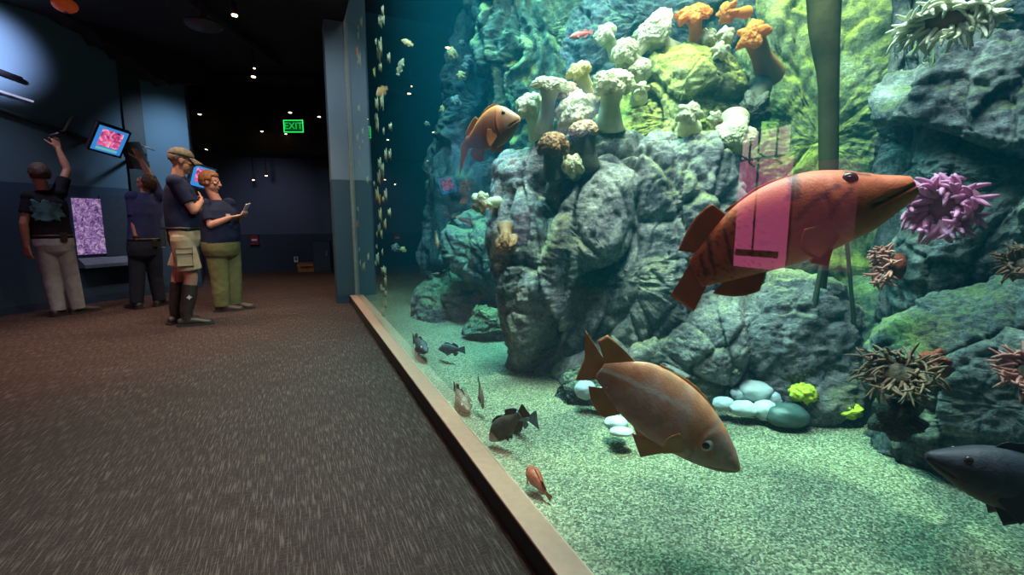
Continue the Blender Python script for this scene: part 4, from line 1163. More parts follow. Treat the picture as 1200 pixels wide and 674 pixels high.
    if spiny:
        fin('spiny_dorsal_fin', lambda t: (.27 + .42 * t, 0, top(.27 + .42 * t) - .02),
            lambda t: (.30 + .43 * t, 0, top(.27 + .42 * t) + spiny * (math.sin(PI * min(1, t * 1.15 + .12)) ** .5 if t < .87 else .35) * (.82 + .18 * abs(math.sin(t * 12 * PI / 2))) + .001), rays=q)
    fin('soft_dorsal_fin', lambda t: (softb[0] + softb[1] * t, 0, top(softb[0] + softb[1] * t) - .02),
        lambda t: (softb[0] + softx + softb[1] * 1.22 * t, 0, top(softb[0] + softb[1] * t) + soft * ((math.sin(PI * min(1, .28 + .62 * t)) ** .7) if softpk is None else (t / softpk if t < softpk else 1 - .35 * (t - softpk) / (1 - softpk)))), rays=q)
    fin('anal_fin', lambda t: (analb[0] + analb[1] * t, 0, bot(analb[0] + analb[1] * t) + .02),
        lambda t: (analb[0] + .08 + analb[1] * 1.1 * t, 0, bot(analb[0] + analb[1] * t) - anal * (math.sin(PI * min(1, .34 + .58 * t)) ** .7)), rays=q)
    fin('tail_fin', lambda t: (.97, 0, bot(1.) + (top(1.) - bot(1.)) * t),
        (lambda t: (tips[0][0] + (tips[1][0] - tips[0][0]) * t - fork * (1 - abs(2 * t - 1)), 0, tips[0][1] + (tips[1][1] - tips[0][1]) * t)) if tips else lambda t: (1.0 + taill * (1 - fork * 6 * (1 - abs(2 * t - 1)) * .5) - .03 * abs(2 * t - 1) ** 4, .0, -tailh + 2 * tailh * t), rays=q + 4, rows_=10)
    for sd in (1, -1):
        fin('pelvic_fin', lambda t: (.37 + .07 * t, sd * wid(.4) * .35, bot(.4) + .02),
            lambda t: (.37 + pelv * (.55 + .6 * t), sd * (wid(.4) * .35 + .02), bot(.4) - pelv * .55 * (1 - t * .8)), rays=8, rows_=6)
        fin('pectoral_fin', lambda t: (.335 + .01 * t, sd * (wid(.335) * .86), (-.09 + .075 * t) * bs),
            lambda t: (.335 + pect * (.75 + .3 * math.sin(PI * t)), sd * (wid(.5) + .028 - .01 * t), (-.155 + .16 * t) * bs), rays=9, rows_=8)
        if eye_r:
            ye = 0
            s, z = eye; z *= ts
            a, b_, w = top(s), bot(s), wid(s)
            c, h = (a + b_) / 2, (a - b_) / 2
            ye = w * math.sqrt(max(.1, 1 - ((z - c) / h) ** 2))
            pc = W(s, sd * (ye - eye_r * .35), z)
            bm = bmesh.new(); ellipsoid(bm, V(), ex, ey, ez, eye_r * L, eye_r * L * .62, eye_r * L)
            e_ = link('eye', bm_mesh(bm, 'eye'), M[iris], r, pc)
            bm = bmesh.new(); ellipsoid(bm, V(), ex, ey, ez, eye_r * L * .56, eye_r * L * .3, eye_r * L * .56)
            link('pupil', bm_mesh(bm, 'pupil'), M['pupil'], e_, ey * sd * eye_r * L * .40)
    return r

def nz3(s, z, y, f, w=0): return noise.noise(V((s * f, z * f, y * f + w)))
def tiger(s, z, gz, y):
    c = V((.72, .14, .045)) * (1 + .22 * nz3(s, z, y, 7))
    if gz < -.35: c = c.lerp(V((.76, .27, .13)), min(1, (-.35 - gz) * 1.3))
    if s < .22 and z < .02: c = c.lerp(V((.82, .22, .05)), .5)
    for (a, b_, w) in (((.39, .265), (.415, .165), .026), ((.425, .155), (.445, .165), .020), ((.26, .125), (.36, .105), .014), ((.36, .105), (.45, .065), .016), ((.22, .085), (.29, .055), .013), ((.29, .055), (.335, .01), .014), ((.13, .115), (.20, .165), .010), ((.30, .11), (.34, .10), .012),
                       ((.765, .15), (.80, -.03), .014), ((.858, .15), (.893, .0), .015), ((.93, .08), (.95, -.03), .012), ((.70, .20), (.71, .13), .010), ((.885, .02), (.90, -.04), .010)):
        d = segdist((s, z), a, b_) + .006 * nz3(s, z, y, 26)
        k = max(0, min(1, (w - d) / .006)); c = c.lerp(V((.13, .025, .02)), k * .88)
    if s > .6 and nz3(s, z, y, 60) > .33: c *= .5
    return c
def canary(s, z, gz, y):
    c = V((.68, .42, .32))
    n = nz3(s, z, y, 6)
    k = max(0, min(1, (n + .12 + .5 * gz) * 2.2)); c = c.lerp(V((.68, .25, .09)), k * .78)
    if gz < -.3: c = c.lerp(V((.62, .42, .33)), min(1, (-.3 - gz) * 1.6))
    n2 = nz3(s, z, y, 17, 4); c *= 1 + .22 * n2
    if .02 < s < .3: c = c.lerp(V((.42, .32, .27)), .55)
    if s < .32:
        for (a, b_, w) in (((.20, .0), (.33, .03), .028), ((.16, .15), (.25, .17), .02), ((.08, -.03), (.16, -.05), .012)):
            d = segdist((s, z), a, b_); c = c.lerp(V((.75, .28, .06)), .8 * max(0, min(1, (w - d) / .015)))
    zl = .012 + .135 * min(1, max(0, (1.0 - s) / .5)) ** .8
    d = abs(z - zl)
    if s > .36: c = c.lerp(V((.80, .72, .66)), max(0, min(1, (.017 - d) / .008)) * min(1, (s - .36) / .25) * .85)
    return c
def copper(s, z, gz, y):
    c = V((.44, .14, .06)) * (1 + .2 * nz3(s, z, y, 8))
    if gz > .55: c = c.lerp(V((.72, .22, .05)), min(1, (gz - .55) * 3))
    if gz < -.2: c = c.lerp(V((.32, .16, .09)), min(1, (-.2 - gz) * 1.6))
    if s < .22: c = c.lerp(V((.26, .15, .10)), .6)
    return c
def plain(col, belly=None, mott=.25):
    def f(s, z, gz, y):
        c = V(col) * (1 + mott * nz3(s, z, y, 9) + mott * nz3(s, z, y, 25))
        if belly and gz < -.1: c = c.lerp(V(belly), min(1, (-.1 - gz) * 1.5))
        return c
    return f
T1 = [.040, .060, .084, .122, .182, .235, .262, .272, .262, .235, .188, .130, .085]
B1 = [-.050, -.068, -.082, -.100, -.124, -.135, -.146, -.145, -.138, -.126, -.113, -.100, -.085]
fish('big orange red rockfish with dark bars, nose toward the pink anemone', (1070, 216), 1.04, (812, 322), 1.28, tiger, (.60, .17, .07), TP_=T1, BT_=B1, ws=1.25, bend=-.16, eye=(.205, .128), eye_r=.034, iris='iris_dark', spiny=.012, soft=.095, anal=.085, pelv=.10, pect=.15, mouth=(-.004, -.07, .19), tips=((1.10, -.20), (1.19, -.07)), fork=.0, softb=(.72, .22), w0=.03)
T2 = [.014, .042, .076, .110, .157, .200, .234, .252, .256, .246, .216, .146, .056]
B2 = [-.022, -.052, -.080, -.104, -.130, -.155, -.172, -.180, -.178, -.165, -.140, -.096, -.056]
fish('mottled orange grey rockfish with pale side line diving nose down', (866, 549), 1.38, (703, 433), 1.46, canary, (.74, .36, .14), TP_=T2, BT_=B2, ws=1.2, bend=.03, eye=(.268, .036), eye_r=.043, spiny=.022, soft=.13, anal=.09, pelv=.22, pect=.12, mouth=(-.004, -.5, .18), tips=((1.085, -.15), (1.215, .165)), fork=.03, softb=(.835, .15), softx=.10, softpk=.85, w0=.015, analb=(.72, .18))
fish('copper orange rockfish hovering left of the white anemones', (609, 139), 2.42, (545, 169), 2.70, copper, (.52, .17, .05), ts=1.72, bs=1.50, ws=1.0, bend=-.05, eye=(.19, .070), eye_r=.034, iris='iris_dark', spiny=.04, soft=.08, tips=((1.26, -.36), (1.10, .04)), fork=.0, anal=.14)
dk = (.05, .055, .06)
fish('dark grey blue fish entering at the lower right edge', (1086, 533), .93, (1330, 610), .86, plain((.030, .038, .055), (.07, .05, .045)), (.02, .025, .035), ts=1.05, bs=1.15, ws=1.1, eye=(.155, .055), eye_r=.026, iris='iris_dark', spiny=.06)
BR = plain((.10, .065, .045), (.14, .10, .07), .5)
fish('mottled brown fish seen from behind, farthest left along the sill', (549, 481), DX(*(549, 481), 0.765), (534, 456), DX(*(534, 456), 0.775), plain((.16, .09, .06), (.2, .14, .1), .7), (.12, .08, .06), ts=1.1, bs=1.1, ws=1.5, eye_r=.03, group='small fish resting by the sill', spiny=.07)
fish('slim dark fish standing upright behind the mottled one near the sill', (566, 479), DX(*(566, 479), 0.83), (561, 447), DX(*(561, 447), 0.84), BR, (.08, .06, .05), ts=.75, bs=.75, ws=.9, eye_r=.03, group='small fish resting by the sill')
fish('dark brown fish nosing down to the gravel beside the blue grey fish', (574, 516), DX(*(574, 516), 0.752), (610, 486), DX(*(610, 486), 0.84), plain((.07, .055, .04), (.10, .08, .055), .4), (.06, .05, .04), ts=1.35, bs=1.2, ws=1.1, eye_r=.035, group='small fish resting by the sill', iris='iris_dark')
fish('small blue grey fish behind the dark brown one', (592, 488), DX(*(592, 488), 0.9), (620, 491), DX(*(620, 491), 0.93), plain((.13, .20, .28), (.2, .26, .3), .2), (.12, .19, .27), ts=1.0, bs=1.0, eye_r=.03, group='small fish resting by the sill', taill=.35, tailh=.2)
fish('small rusty red fish resting on the gravel right beside the sill', (620, 546), DX(*(620, 546), 0.765), (635, 580), DX(*(635, 580), 0.76), plain((.36, .06, .025), (.34, .10, .05), .35), (.32, .09, .04), ts=1.45, bs=1.3, ws=2.1, eye_r=.035, bend=.25, group='small fish resting by the sill', iris='iris_dark')
fish('small dark fish with raised tail near the far end of the sill', (500, 412), DX(*(500, 412), 0.8), (486, 399), DX(*(486, 399), 0.8), plain(dk, None, .2), dk, ts=.9, bs=.9, eye_r=.03, res=.6)
fish('dark blue fish resting on the far gravel right of a smaller one', (514, 409), DX(*(514, 409), 0.9), (538, 410), DX(*(538, 410), 1.0), plain((.045, .06, .08), None, .2), (.05, .09, .12), ts=1.25, bs=1.1, eye_r=.03, res=.6, taill=.3)
fish('small golden fish high in the far left of the tank', (470, 47), 4.2, (482, 52), 4.2, plain((.55, .30, .10), None, .3), (.45, .25, .1), ts=1.5, bs=1.5, eye_r=.04, res=.5)
fish('small olive fish swimming upright under the golden one', (473, 68), 4.2, (467, 85), 4.2, plain((.20, .14, .07), None, .3), (.16, .12, .07), ts=1.0, bs=1.0, eye_r=.04, res=.5)
fish('small orange fish by the glass above the reflected exit sign', (441, 112), 4.6, (452, 104), 4.7, plain((.6, .22, .10), None, .3), (.5, .2, .1), ts=1.6, bs=1.6, eye_r=.04, res=.5)
fish('small brown and cream fish hanging by the teal reef wall', (513, 292), 4.5, (511, 274), 4.5, plain((.45, .22, .12), None, .6), (.3, .2, .12), ts=1.2, bs=1.2, eye_r=.04, res=.5)
fish('small red fish by the dark knobbly rock near the top', (667, 44), 3.5, (690, 38), 3.5, plain((.5, .07, .05), None, .3), (.4, .06, .05), ts=.9, bs=.9, eye_r=.04, res=.5)
# ================================================================== PEOPLE
def bake(bm, name, voxel, smooth_it=4, mat=None, off=None, colfn=None):
    if off is not None: bmesh.ops.translate(bm, verts=bm.verts, vec=-off)
    bmesh.ops.recalc_face_normals(bm, faces=bm.faces)
    me = bpy.data.meshes.new(name); bm.to_mesh(me); bm.free()
    o = bpy.data.objects.new('tmp', me); COL.objects.link(o)
    r = o.modifiers.new('r', 'REMESH'); r.mode = 'VOXEL'; r.voxel_size = voxel
    s = o.modifiers.new('s', 'SMOOTH'); s.iterations = smooth_it; s.factor = .5
    dg = bpy.context.evaluated_depsgraph_get(); dg.update()
    m2 = bpy.data.meshes.new_from_object(o.evaluated_get(dg)); m2.name = name
    bpy.data.objects.remove(o)
    for p in m2.polygons: p.use_smooth = True
    if colfn: setcol(m2, colfn)
    return m2
def fabric(name, col, wr=.6):
    m = pmat(name, col, .85, .12, 15, wr, 16, spec=.15)
    return m
M['skinv'] = vmat('person_skin', .5, .05, 60)
M['eyew'] = pmat('eye_white', (.7, .68, .65), .2, .02)
def hand(bm, wr, d, n, thumb, s=1.0, curl=.5, spread=.05):
    """palm + five fingers; d = pointing direction, n = palm normal (the side fingers curl to), thumb = thumb side"""
    d = d.normalized(); n = (n - d * n.dot(d)).normalized(); a = d.cross(n)
    if a.dot(thumb) < 0: a = -a
    pc = wr + d * .095 * s
    for k in range(4):
        o = a * (.030 - .020 * k) * s
        cone(bm, wr + d * .01 * s + o * .75, .0135 * s, pc + o, .0125 * s, 10)
    for k, (l, rr) in enumerate(((.072, .0090), (.080, .0093), (.074, .0088), (.058, .0080))):
        o = a * (.032 - .0215 * k) * s
        p = pc + o; dr = (d + a * spread * (1.5 - k)).normalized()
        for j, f in enumerate((.45, .32, .23)):
            ang = curl * (.5 + .55 * j)
            dr = (dr * math.cos(ang) + n * math.sin(ang)).normalized()
            q = p + dr * l * f * s
            cone(bm, p, rr * s * (1 - .08 * j), q, rr * s * (1 - .08 * (j + 1)), 8); p = q
    p = wr + d * .025 * s + a * .026 * s
    dr = (d * .75 + a * .75 + n * .25).normalized()
    for j, l in enumerate((.042, .034, .028)):
        q = p + dr * l * s; cone(bm, p, (.0125 - .0015 * j) * s, q, (.011 - .0015 * j) * s, 8); p = q
        dr = (dr + d * .25 + n * .2 * curl).normalized()
def loft(bm, rings, n=24):
    """rings: (centre, side vec, depth vec) ellipses"""
    R = []
    for (c, sx, sy) in rings:
        R.append([bm.verts.new(c + sx * math.cos(2 * PI * k / n) + sy * math.sin(2 * PI * k / n)) for k in range(n)])
    for i in range(len(R) - 1):
        for k in range(n): bm.faces.new((R[i][k], R[i][(k + 1) % n], R[i + 1][(k + 1) % n], R[i + 1][k]))
    bm.faces.new(R[0][::-1]); bm.faces.new(R[-1])
def head(bm, c, f, u, s=1.0):
    """c centre, f facing, u up"""
    f = (f - u * f.dot(u)).normalized(); a = u.cross(f)
    ellipsoid(bm, c + u * .025 * s - f * .012 * s, a, f, u, .076 * s, .096 * s, .094 * s)
    ellipsoid(bm, c - u * .045 * s + f * .022 * s, a, f, u, .060 * s, .068 * s, .072 * s)
    ellipsoid(bm, c - u * .095 * s + f * .060 * s, a, f, u, .028 * s, .024 * s, .020 * s)        # chin
    ellipsoid(bm, c + u * .030 * s + f * .072 * s, a, f, u, .052 * s, .020 * s, .012 * s)        # brow
    cone(bm, c + u * .018 * s + f * .085 * s, .009 * s, c - u * .022 * s + f * .108 * s, .015 * s, 10)  # nose
    for k in (-1, 1):
        ellipsoid(bm, c - u * .025 * s + f * .092 * s + a * .013 * s * k, a, f, u, .010 * s, .010 * s, .008 * s)
        ellipsoid(bm, c - u * .008 * s + f * .068 * s + a * .040 * s * k, a, f, u, .024 * s, .020 * s, .018 * s)
        ellipsoid(bm, c - u * .004 * s - f * .008 * s + a * .077 * s * k, a, f, u, .010 * s, .022 * s, .034 * s)  # ear
    ellipsoid(bm, c - u * .052 * s + f * .086 * s, a, f, u, .026 * s, .012 * s, .008 * s)
    ellipsoid(bm, c - u * .064 * s + f * .084 * s, a, f, u, .022 * s, .012 * s, .008 * s)
def skincol(base, hc, hf, hu, s=1.0, beard=None):
    hf = (hf - hu * hf.dot(hu)).normalized(); ha = hu.cross(hf)
    def fn(p):
        q = p - hc; x, y, z = q.dot(ha) / s, q.dot(hf) / s, q.dot(hu) / s
        c = V(base)
        if y > .05 and abs(z + .058) < .014 and abs(x) < .028: c = c.lerp(V((.42, .13, .11)), .6)
        if y > .06 and abs(z - .036) < .007 and .012 < abs(x) < .055: c = c.lerp(V((.10, .06, .04)), .7)
        return c
    return fn
def shoe(bm, ank, toe_dir, s=1.0, h=.07, top=True):
    t_ = V((toe_dir.x, toe_dir.y, 0)).normalized(); sd = V((-t_.y, t_.x, 0))
    g0 = V((ank.x, ank.y, 0))
    loft(bm, [(g0 - t_ * .075 * s + EZ * .035, sd * .012 * s, EZ * .030), (g0 - t_ * .065 * s + EZ * .040, sd * .034 * s, EZ * .040), (g0 - t_ * .01 * s + EZ * .052, sd * .040 * s, EZ * .052), (g0 + t_ * .06 * s + EZ * .045, sd * .042 * s, EZ * .045), (g0 + t_ * .13 * s + EZ * .034, sd * .048 * s, EZ * .034), (g0 + t_ * .175 * s + EZ * .028, sd * .040 * s, EZ * .028), (g0 + t_ * .195 * s + EZ * .026, sd * .018 * s, EZ * .020)], 18)
    if top: cone(bm, g0 + EZ * .05, .045 * s, g0 + EZ * (.05 + h), .046 * s, 16)
def sole(bm, ank, toe_dir, s=1.0):
    t_ = V((toe_dir.x, toe_dir.y, 0)).normalized(); sd = V((-t_.y, t_.x, 0)); g0 = V((ank.x, ank.y, 0))
    pts = [(-.08, .025), (-.07, .038), (0, .043), (.07, .046), (.13, .051), (.18, .042), (.203, .02)]
    lo, hi = [], []
    for sgn, ps in ((1, pts), (-1, pts[::-1])):
        for (u, w) in ps:
            q = g0 + t_ * u * s + sd * w * s * sgn
            lo.append(bm.verts.new(q + EZ * .002)); hi.append(bm.verts.new(q + EZ * .022))
    n = len(lo)
    bm.faces.new(lo[::-1]); bm.faces.new(hi)
    for k in range(n): bm.faces.new((lo[k], lo[(k + 1) % n], hi[(k + 1) % n], hi[k]))

class Person:
    def __init__(self, label, foot_px, group=None):
        self.O = G(*foot_px); self.O.z = 0
        self.n = V((self.O.x, self.O.y, 0)).normalized()         # away from the camera
        self.a = V((self.n.y, -self.n.x, 0))                     # image right
        self.root = empty('person', self.O, label, 'person', group)
    def p(self, x, y, b=0.0):
        C = self.O + self.n * b
        return hit(x, y, C, self.n)
    def dirv(self, a, b, z=0): return (self.a * a + self.n * b + EZ * z).normalized()
    def part(self, name, bm, mat, voxel=.009, it=4, parent=None, colfn=None):
        me = bake(bm, name, voxel, it, off=self.O if colfn is None else None, colfn=colfn)
        if colfn is not None: me.transform(Matrix.Translation(-self.O))
        return link(name, me, mat, parent or self.root)
def torso(bm, pel, chest, shl, shr, side, front, w, dpt, grow=0, belly=0, lo=-.10, neck=None):
    """pelvis to shoulders, elliptical; side/front are unit vectors"""
    sp = (shl + shr) / 2
    ax = (sp - pel)
    R = []
    sh = (shr - shl).length / 2
    for s, ww, dd, ff in ((-.22, w * .90, dpt * .92, 0), (0, w * 1.0, dpt * 1.0, .0), (.2, w * .97, dpt * (1 + belly * .9), belly * .35), (.42, w * .95, dpt * (1 + belly), belly * .45), (.65, w * 1.02, dpt * (1.02 + belly * .5), belly * .25), (.85, max(w * .98, sh * .92), dpt * .92, .05), (1.0, sh * .80, dpt * .62, 0), (1.07, sh * .42, dpt * .45, 0)):
        if s < lo: continue
        c = pel + ax * s + front * dpt * ff * .4
        R.append((c, side * (ww + grow), front * (dd + grow)))
    loft(bm, R)
    for q in (shl, shr): ellipsoid(bm, q, side, front, EZ, .062 + grow, .062 + grow, .058 + grow)

def build_person(label, foot, J, face, up_h, sk, shirt, pants, shoec, hairfn, w=.165, dpt=.115, belly=0., face_body=None, pants_len=1.0, sleeve=.75, leg=(.082, .058, .045), headscale=1., boots=False, hands=None, collar=True, waist_cut=-.10, pocket=None, belt=True):
    Pn = Person(label, foot)
    q = {k: Pn.p(*v) for k, v in J.items()}
    fb = Pn.dirv(*face_body); sd = V((-fb.y, fb.x, 0)).normalized()
    if (q['shr'] - q['shl']).dot(sd) < 0: sd = -sd
    hf = Pn.dirv(*face); hu = Pn.dirv(*up_h)
    # ---- body, one continuous skin
    bm = bmesh.new()
    head(bm, q['head'], hf, hu, headscale)
    nk = (q['shl'] + q['shr']) / 2 + EZ * .03
    cone(bm, nk, .060, q['head'] - hu * .06 - hf * .015, .054, 16)
    torso(bm, q['pel'], None, q['shl'], q['shr'], sd, fb, w, dpt, 0, belly)
    for s in 'lr':
        sh, el, wr = q['sh' + s], q['el' + s], q['wr' + s]
        cone(bm, sh, .050, el, .039, 14); 
        mid = el.lerp(wr, .3); cone(bm, el, .039, mid, .041, 14); cone(bm, mid, .041, wr, .026, 14)
        hd, hn, ht, cu = hands[s]
        hand(bm, wr, Pn.dirv(*hd), Pn.dirv(*hn), Pn.dirv(*ht), 1.0, cu)
        hp, kn, an = q['hip' + s], q['kn' + s], q['an' + s]
        cone(bm, hp, leg[0], kn, leg[1], 16); m1 = kn.lerp(an, .3); cone(bm, kn, leg[1] * .96, m1, leg[1] * 1.0, 16); cone(bm, m1, leg[1], an, leg[2], 16)
        cone(bm, an, leg[2], V((an.x, an.y, .03)), .035, 12)
        td = Pn.dirv(*J_toe[s]); g0 = V((an.x, an.y, 0))
        cone(bm, g0 + EZ * .04, .034, g0 + td * .14 + EZ * .028, .026, 12)
    Pn.part('body', bm, M['skinv'], .0065, 3, colfn=skincol(sk, q['head'], hf, hu, headscale))
    # eyes
    hfx = (hf - hu * hf.dot(hu)).normalized(); ha = hu.cross(hfx)
    for k in (-1, 1):
        c = q['head'] + (hu * .020 + hfx * .0815 + ha * .031 * k) * headscale
        bm = bmesh.new(); ellipsoid(bm, V(), ha, hfx, hu, .013, .010, .009, 14, 10)
        e_ = link('eye', bm_mesh(bm, 'eye'), M['eyew'], Pn.root, c - Pn.O)
        bm = bmesh.new(); ellipsoid(bm, V(), ha, hfx, hu, .006, .004, .006, 10, 8)
        link('iris', bm_mesh(bm, 'iris'), M['iris_dark'], e_, hfx * .0085)
    # ---- shirt
    bm = bmesh.new()
    torso(bm, q['pel'], None, q['shl'], q['shr'], sd, fb, w, dpt, .016, belly, lo=waist_cut)
    for s in 'lr':
        sh, el = q['sh' + s], q['el' + s]
        e2 = sh.lerp(el, sleeve)
        tube(bm, [sh - (el - sh) * .1, sh, e2], [.064, .070, .064], 18)
    if collar: tube(bm, [nk - EZ * .045, nk + EZ * .02], [.085, .068], 18)
    Pn.part('shirt', bm, shirt, .0075, 3)
    # ---- trousers or shorts
    bm = bmesh.new()
    ellr = [(q['pel'] + (((q['shl'] + q['shr']) / 2) - q['pel']) * s, sd * (w * ww + .012), fb * (dpt * dd + .012)) for s, ww, dd in ((.10, 1.0, 1.0 + belly * .5), (0, 1.03, 1.05 + belly * .3), (-.12, 1.02, 1.08), (-.26, .92, .95), (-.34, .7, .7))]
    loft(bm, ellr)
    for s in 'lr':
        hp, kn, an = q['hip' + s], q['kn' + s], q['an' + s]
        if pants_len >= 1:
            tube(bm, [hp + EZ * .04, hp, hp.lerp(kn, .5), kn, kn.lerp(an, .5), an.lerp(V((an.x, an.y, 0)), .25)], [leg[0] + .006, leg[0] + .016, (leg[0] + leg[1]) / 2 + .020, leg[1] + .020, leg[1] + .016, leg[2] + .026], 20)
        else:
            e2 = hp.lerp(kn, pants_len)
            tube(bm, [hp + EZ * .04, hp, hp.lerp(kn, pants_len * .5), e2], [leg[0] + .008, leg[0] + .020, leg[0] + .026, leg[0] + .030], 20)
    pan = Pn.part('trousers' if pants_len >= 1 else 'shorts', bm, pants, .0075, 3)
    if pocket:
        pass
    # belt
    bm = bmesh.new()
    c0 = q['pel'] + (((q['shl'] + q['shr']) / 2) - q['pel']) * .085
    n = 40; ro, ri = [], []
    R4 = []
    for zz, gr in ((-.015, .008), (-.015, .0175), (.015, .0175), (.015, .008)):
        R4.append([bm.verts.new(c0 + EZ * zz + sd * (w + gr) * math.cos(2 * PI * k / n) + fb * (dpt * (1 + belly * .5) + gr) * math.sin(2 * PI * k / n)) for k in range(n)])
    for i in range(4):
        for k in range(n): bm.faces.new((R4[i][k], R4[i][(k + 1) % n], R4[(i + 1) % 4][(k + 1) % n], R4[(i + 1) % 4][k]))
    if belt: link('belt', bm_mesh(bm, 'belt', off=Pn.O), M['leather'], Pn.root)
    else: bm.free()
    # footwear
    for s in 'lr':
        an, kn = q['an' + s], q['kn' + s]; td = Pn.dirv(*J_toe[s])
        bm = bmesh.new()
        if boots:
            shoe(bm, an, td, 1.18, .1)
            top = an.lerp(kn, .82)
            tube(bm, [V((an.x, an.y, .03)), V((an.x, an.y, .12)), an + EZ * .05, an.lerp(kn, .45), top], [.05, .056, .060, .070, .073], 20)
        else:
            shoe(bm, an, td, 1.12, .05)
        sh_ = Pn.part('boot' if boots else 'shoe', bm, shoec, .0065, 2)
        bm = bmesh.new(); sole(bm, an, td, 1.2 if boots else 1.14)
        link('sole', bm_mesh(bm, 'sole', False, off=Pn.O), M['rubber'], sh_)
    hairfn(Pn, q, hfx, hu, ha)
    return Pn, q, sd, fb, hfx, hu, ha
M['leather'] = pmat('belt_leather', (.02, .016, .012), .5, .2)
M['rubber'] = pmat('sole_rubber', (.03, .03, .03), .7, .2)
M['hair_brown'] = pmat('brown_hair', (.075, .038, .02), .6, .4, 60, .8, 90)
M['hair_red'] = pmat('reddish_hair', (.30, .12, .035), .6, .35, 50, .8, 80)
M['hair_grey'] = pmat('grey_hair', (.16, .12, .09), .6, .4, 60, .8, 90)
def short_hair(mat, back=.0, vol=1.0, cut=.02, low=-.045):
    def fn(Pn, q, f, u, a):
        bm = bmesh.new(); c = q['head']
        r = bmesh.ops.create_uvsphere(bm, u_segments=48, v_segments=32, radius=1)
        for v in bm.verts:
            k = v.co.copy()
            n_ = 1 + .06 * noise.noise(k * 6) + .05 * noise.noise(k * 14)
            x, y, z = k.x * .086 * vol * n_, k.y * .108 * vol * n_, k.z * .106 * vol * n_
            if y > .035 and z < .075 - .0: y = .035 + (y - .035) * .35 if z < .045 else y * .93   # open the face
            if z < low: z = low + (z - low) * .15
            if z < -.01 and y > -.02: x *= .86
            v.co = c + u * (.028 + z) - f * (.014 - y + .004) + a * x
        return Pn.part('hair', bm, mat, .008, 1)
    return fn
# --- the man with the raised arm, seen from behind
J_toe = {'l': (.55, .6), 'r': (.8, .35)}
navy = fabric('navy_cotton', (.018, .024, .055)); black_c = fabric('black_cotton', (.016, .016, .022)); blue_c = fabric('blue_polo', (.035, .045, .13))
grey_p = fabric('grey_chinos', (.30, .31, .33), .9); jeans = fabric('dark_jeans', (.022, .028, .045), .7); khaki = fabric('khaki_canvas', (.40, .31, .20), .8); olive = fabric('olive_trousers', (.17, .16, .07), .9)
shoe_d = pmat('dark_shoe', (.03, .028, .03), .6, .3); boot_m = pmat('rubber_boot', (.032, .026, .022), .5, .3); brown_s = pmat('brown_shoe', (.07, .045, .03), .6, .3)
SK = (.50, .24, .155)
JA = dict(head=(46, 206, 0), shl=(35, 231, 0), shr=(69, 226, 0), pel=(62, 281, 0), ell=(28, 262, -.05), wrl=(31, 288, -.02), elr=(79, 199, .10), wrr=(68, 174, .14), hipl=(54, 287, 0), hipr=(73, 287, 0), knl=(60, 325, .02), knr=(83, 325, .04), anl=(68, 362, 0), anr=(91, 360, .05))
PA = build_person('person with back turned in black shirt and grey trousers, one arm raised high', (80, 369), JA, (-.25, 1, .12), (0, 0, 1), SK, black_c, grey_p, shoe_d, short_hair(M['hair_brown'], vol=1.12, low=-.06), w=.165, dpt=.11, face_body=(.15, 1, 0), hands={'l': ((.05, .1, -1), (.6, .5, 0), (.5, .6, 0), .5), 'r': ((-.12, .05, 1), (-.4, .8, .2), (-1, 0, 0), 1.25)}, leg=(.085, .062, .046), sleeve=.62)
Pn, q, sd, fb, hf, hu, ha = PA
# green blue print on the back of the shirt
M['print'] = screen_mat('shirt_print', [srgb(20, 40, 50), srgb(40, 110, 115), srgb(120, 150, 160)], 9, 0.0)
M['print'] = pmat('teal_print', (.05, .17, .18), .8, .7, 14)
def patch(Pn, pel, top, sd, nrm, w, dpt, s0, s1, u0, u1, mat, name, grow=.020, belly=0, ragged=0, bump=0):
    """printed patch that follows the torso ellipse; u in radians from the normal direction"""
    bm = bmesh.new(); rows = []; n = 24; ax = top - pel
    for j in range(n + 1):
        row = []
        for i in range(n + 1):
            s = s0 + (s1 - s0) * j / n; u = u0 + (u1 - u0) * i / n
            if ragged:
                fx, fy = 2 * i / n - 1, 2 * j / n - 1
                k = 1 + ragged * noise.noise(V((fx * 2.2, fy * 2.2, 1)))
                rr = max(abs(fx), abs(fy)); nrm_ = math.hypot(fx, fy)
                if nrm_ > 1e-6: k *= rr / nrm_
                u = (u0 + u1) / 2 + (u1 - u0) / 2 * fx * k; s = (s0 + s1) / 2 + (s1 - s0) / 2 * fy * k
            c = pel + ax * s
            row.append((c, u))
        rows.append(row)
    def mk(off): return [[bm.verts.new(c + sd * (w + off) * math.sin(u) + nrm * (dpt + off) * math.cos(u)) for (c, u) in row] for row in rows]
    A, B = mk(grow + .003), mk(grow - .012)
    for j in range(n):
        for i in range(n):
            bm.faces.new((A[j][i], A[j][i + 1], A[j + 1][i + 1], A[j + 1][i])); bm.faces.new((B[j][i], B[j + 1][i], B[j + 1][i + 1], B[j][i + 1]))
    for i in range(n):
        bm.faces.new((A[0][i], B[0][i], B[0][i + 1], A[0][i + 1])); bm.faces.new((A[n][i], A[n][i + 1], B[n][i + 1], B[n][i]))
        bm.faces.new((A[i][0], A[i + 1][0], B[i + 1][0], B[i][0])); bm.faces.new((A[i][n], B[i][n], B[i + 1][n], A[i + 1][n]))
    return link(name, bm_mesh(bm, name, off=Pn.O), mat, Pn.root)
patch(Pn, q['pel'], (q['shl'] + q['shr']) / 2, sd, -fb, .167, .112, .42, .86, -.75, .85, M['print'], 'shirt_print', .021, ragged=.8)
